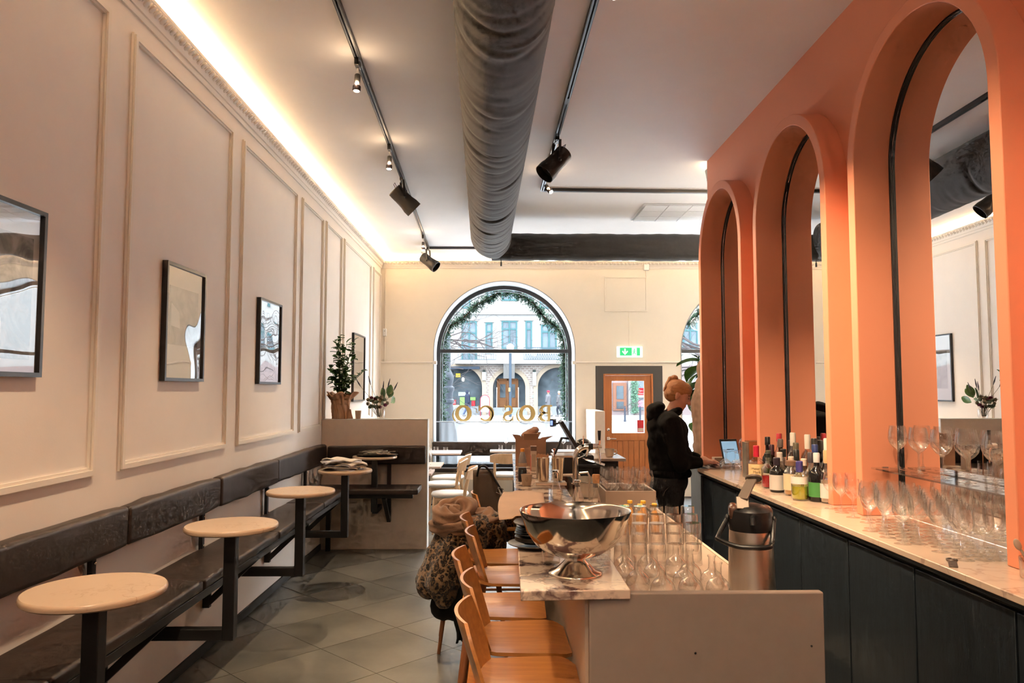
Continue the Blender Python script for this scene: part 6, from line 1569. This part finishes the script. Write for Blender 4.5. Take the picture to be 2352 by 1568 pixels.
for x in (1112, 1227):
    l = mk('wall_lamp', G().box(PX(x)-.13, -.3, PX(0, 873 if x < 1200 else 885)[1], PX(x)+.13, -.05, PX(0, 855)[1]), M('lamp_white', (.17, .175, .18), .9, spec=0) if x < 1200 else bpy.data.materials['lamp_white'], fac)
    mk('lamp_bracket', G().box(PX(x)-.1, -.3, PX(0, 855)[1], PX(x)+.1, 0, PX(0, 849)[1]), M('lamp_dark', (.012, .014, .013), .9, spec=0) if x < 1200 else bpy.data.materials['lamp_dark'], l)
# neighbour house seen through the door glass
mk('stone_wall', G().box(7.62, -.3, ZG, 48, .8, zc), M('pink_stone', (0.0490, 0.0392, 0.0392), .9, spec=0, var=.05, vscale=1), nb)
pw_ = M('salmon_wood', (0.0461, 0.0227, 0.0155), .9, spec=0)
(a, b), (c, d) = PX(1406, 942), PX(1437, 879)
dd = mk('shop_door', G().box(a, -.42, b, c, -.28, d), pw_, nb)
for z0, z1 in ((886, 916), (922, 938)): mk('pane', G().box(PX(1414), -.45, PX(0, z1)[1], PX(1430), -.41, PX(0, z0)[1]), dark, dd, smooth=0)
mk('pillar', G().box(PX(1441), -.5, ZG, PX(1452), -.3, PX(0, 872)[1]), M('pillar_stone', (0.0605, 0.0590, 0.0590), .9, spec=0), nb)
(a, b), (c, d) = PX(1458, 941), PX(1500, 870)
mk('display_window', G().box(a, -.36, b, c, -.28, d), M('display_glass', (0.0346, 0.0403, 0.0450), .9, spec=0), nb)
(a, b), (c, d) = PX(1462, 907), PX(1482, 891)
pz = mk('opening_hours_poster', G().box(a, -.42, b, c, -.38, d), M('poster_red', (0.0882, 0.0038, 0.0050), .9, spec=0), nb)
for ln, py in (('Mån-Lö', 899), ('Sönda', 905)):
    g = text_geo(ln, .22); g.T(Matrix.Translation(((a+c)/2, -.43, PX(0, py)[1])) @ Matrix.Rotation(PI/2, 4, 'X')); mk('poster_text', g, 'stone', pz, smooth=0)
(a, b), (c, d) = PX(1462, 913), PX(1478, 907)
mk('poster_foot', G().box(a, -.42, b, c, -.38, d), 'stone', nb)
(a, b), (c, d) = PX(1457, 934), PX(1500, 919)
mk('checked_blind', G().box(a, -.42, b, c, -.38, d), M('pink_check', (.13, .025, .045), .9, spec=0, col2=(.13, .07, .085), vscale=14), nb)
g = G()
for i in range(2600):
    p = Vector((PX(1454.5)+R.gauss(0, .12), -.55+R.gauss(0, .08), R.uniform(ZG+.3, PX(0, 876)[1]))); d = Vector((R.gauss(0, 1), R.gauss(0, 1), R.gauss(-.3, 1))).normalized()*.14; w = d.orthogonal().normalized()*.025
    g.add([p-w, p+w, p+d], [(0, 1, 2)])
mk('door_garland', g, bpy.data.materials['spruce_green'], nb, kind='stuff', smooth=0)
for i, px in enumerate((1435, 1470)):
    t = thing('bollard', 'grey street bollard seen through the door glass, %s one' % ('left', 'right')[i], 'bollard', ((px-1147)*46/1720, 46, ZG), 0, 'street bollards')
    mk('post', G().lathe([(.09, 0), (.09, .1), (.06, .12), (.055, .80), (.07, .83), (.05, .90)], 14), M('bollard_grey', (0.0120, 0.0138, 0.0180), .9, spec=0) if i == 0 else bpy.data.materials['bollard_grey'], t)
    mk('cap', G().ball((0, 0, .92), .05, 10, 6), bpy.data.materials['bollard_grey'], t)
# ornate lamp post and globe lamp post
lp = thing('lamp_post', 'ornate dark cast iron lamp post at the left of the window', 'lamp post', (-1.24, 18.0, ZG))
ir = M('blue_black_iron', (0.0048, 0.0063, 0.0090), .6, spec=.1)
mk('base', G().lathe([(.24, 0), (.24, .85), (.22, .95), (.17, 1.15), (.14, 1.5), (.13, 1.62), (.16, 1.66), (.16, 1.72), (.12, 1.75)], 20), ir, lp)
mk('shaft', G().lathe([(.12, 1.75), (.13, 1.9), (.16, 1.96), (.16, 2.02), (.11, 2.06), (.14, 2.2), (.15, 2.28), (.11, 2.36), (.07, 2.44), (.07, 2.9), (.09, 2.95), (.06, 3.0), (.05, 6.0)], 20), ir, lp)
gl_ = thing('globe_lamp', 'slim street lamp with a white globe in front of the entrance arch', 'lamp post', ((1172-1147)*51/1720, 51, ZG))
mk('pole', G().tube([(0, 0, 0), (0, 0, 4.5)], .09, 10), M('slate_pole', (0.0130, 0.0175, 0.0234), .9, spec=0), gl_)
mk('globe', G().ball((0, 0, 4.85), .26, 18, 12), M('globe_white', (.16, .165, .17), .6, spec=0), gl_)
mk('sticker', G().box(-.12, -.11, 1.85, -.0, -.09, 2.1), M('sticker_yellow', (.13, .1, .03), .9, spec=0), gl_)
# sandwich board
sb = thing('sandwich_board', 'red framed arched pavement sign across the street', 'sign', ((1114-1147)*53/1720, 53, ZG+.12))
mk('frame', ring(G(), 0, .34, .30, .0, 1.15, -.03, .03, 16), M('sign_red', (0.0691, 0.0094, 0.0126), .9, spec=0), sb)
mk('board', G().box(-.30, -.02, .30, .30, .02, 1.15).prism(arc(0, .30, 1.15, 16), 1, -.02, .02), M('board_print', (.04, .05, .08), .9, spec=0, col2=(.12, .12, .13), vscale=5), sb)
mk('foot', G().box(-.32, .2, 0, -.28, .24, .6).box(.28, .2, 0, .32, .24, .6), bpy.data.materials['sign_red'], sb)
# passers-by
def passer(px, y, coat, legs, hat, label, rz, h=1.72, hood=False):
    t = thing('person', label, 'person', ((px-1147)*y/1720, y, ZG+.12), rz)
    sk = M('street_skin', (.09, .05, .035), .9, spec=0) if 'street_skin' not in bpy.data.materials else bpy.data.materials['street_skin']
    g = G().ball((0, 0, h-.11), (.09, .08, .115)).cap((0, 0, h-.28), (0, 0, h-.2), .05, .05).cap((0, 0, .9), (0, 0, h-.42), .14, .16).cap((-.02, -.17, h-.40), (.02, -.2, .95), .06, .04).cap((.02, .17, h-.40), (.10, .2, .97), .06, .04)
    g.cap((0, -.09, .9), (.16, -.09, .48), .09, .065).cap((.16, -.09, .48), (.10, -.09, .08), .06, .045).cap((0, .09, .9), (-.08, .09, .48), .09, .065).cap((-.08, .09, .48), (-.26, .09, .10), .06, .045).cap((.08, -.09, .05), (.24, -.09, .04), .045, .04).cap((-.28, .09, .06), (-.16, .09, .04), .045, .04)
    b = mk('body', g, sk, t); remesh(b, .03, 2)
    g = G().cap((0, 0, .80), (0, 0, h-.40), .20, .20).cap((-.02, -.18, h-.38), (.03, -.23, .98), .09, .065).cap((.02, .18, h-.38), (.12, .22, 1.0), .09, .065).ball((0, 0, h-.36), (.17, .22, .10))
    if hood: g.ball((-.03, 0, h-.10), (.12, .11, .14))
    c = mk('coat', g, M('street_coat_%s' % hat[0], tuple(c*.16 for c in coat), .9, spec=0), t); remesh(c, .03, 2)
    g = G().cap((0, -.09, .86), (.16, -.09, .48), .11, .08).cap((.16, -.09, .48), (.10, -.09, .12), .08, .06).cap((0, .09, .86), (-.08, .09, .48), .11, .08).cap((-.08, .09, .48), (-.26, .09, .13), .08, .06)
    c = mk('trousers', g, M('street_trousers_%s' % hat[0], tuple(c*.16 for c in legs), .9, spec=0), t); remesh(c, .03, 2)
    if not hood:
        c = mk('hat', G().ball((-.01, 0, h-.04), (.11, .10, .09)), M('street_hat_%s' % hat[0], tuple(c*.17 for c in hat[1]), .9, spec=0), t)
    mk('shoe', G().cap((.08, -.09, .05), (.26, -.09, .045), .06, .05), 'blackplastic', t); mk('shoe', G().cap((-.28, .09, .07), (-.14, .09, .045), .06, .05), 'blackplastic', t)
passer(1074, 52.5, (.045, .055, .085), (.10, .13, .22), ('blue', (.1, .1, .1)), 'passer-by in a hooded dark blue jacket behind the gold letters', .3, 1.78, True)
passer(1259, 52.5, (.20, .20, .22), (.50, .52, .56), ('red', (.65, .06, .10)), 'passer-by in a grey coat with a red hat on the pavement', 2.9, 1.76)
passer(1284, 52.2, (.16, .16, .17), (.07, .08, .10), ('white', (.85, .85, .85)), 'passer-by in a dark grey coat with a white hat', 2.9, 1.72)
# bare tree
tr_ = thing('bare_tree', 'leafless tree with thin grey branches in front of the house', 'tree', (-5.6, 31.0, ZG))
g = G()
def branch(p, d, l, r, dep):
    pts = [p]; n = 5; q = p.copy(); dd = d.copy()
    for i in range(n):
        dd = (dd+Vector((R.gauss(0, .16), R.gauss(0, .12), R.gauss(.0, .14)))).normalized(); q = q+dd*l/n; pts.append(q.copy())
    g.tube(pts, [r*(1-.6*i/n) for i in range(n+1)], 6 if r > .03 else 4)
    if dep > 0:
        for k in range(3 if dep > 1 else 2):
            i = R.randrange(2, n+1)
            nd = (dd+Vector((R.gauss(0, .6), R.gauss(0, .4), R.gauss(0, .5)))).normalized(); branch(pts[i], nd, l*R.uniform(.55, .75), r*.5, dep-1)
branch(Vector((0, 0, 0)), Vector((0, 0, 1)), 3.2, .22, 0)
for d in ((.9, -.1, .45), (.95, 0, .15), (.7, .2, .8), (.5, -.1, 1), (-.7, .1, .7), (.85, -.1, .05)):
    branch(Vector((0, 0, 3.0)), Vector(d).normalized(), 3.4, .085, 4)
mk('trunk_and_branches', g, M('grey_bark', (0.0173, 0.0149, 0.0149), .95, spec=0), tr_)
tr2 = dup(tr_, (9.5, 31, ZG), 2.2, 'leafless tree standing right of the window view', None)
# glowing surfaces whose light is carried by a lamp object are not sampled a second time
for m in bpy.data.materials:
    if m.use_nodes and 'Principled BSDF' in m.node_tree.nodes and m.node_tree.nodes['Principled BSDF'].inputs['Emission Strength'].default_value > 0:
        m.cycles.emission_sampling = 'NONE'
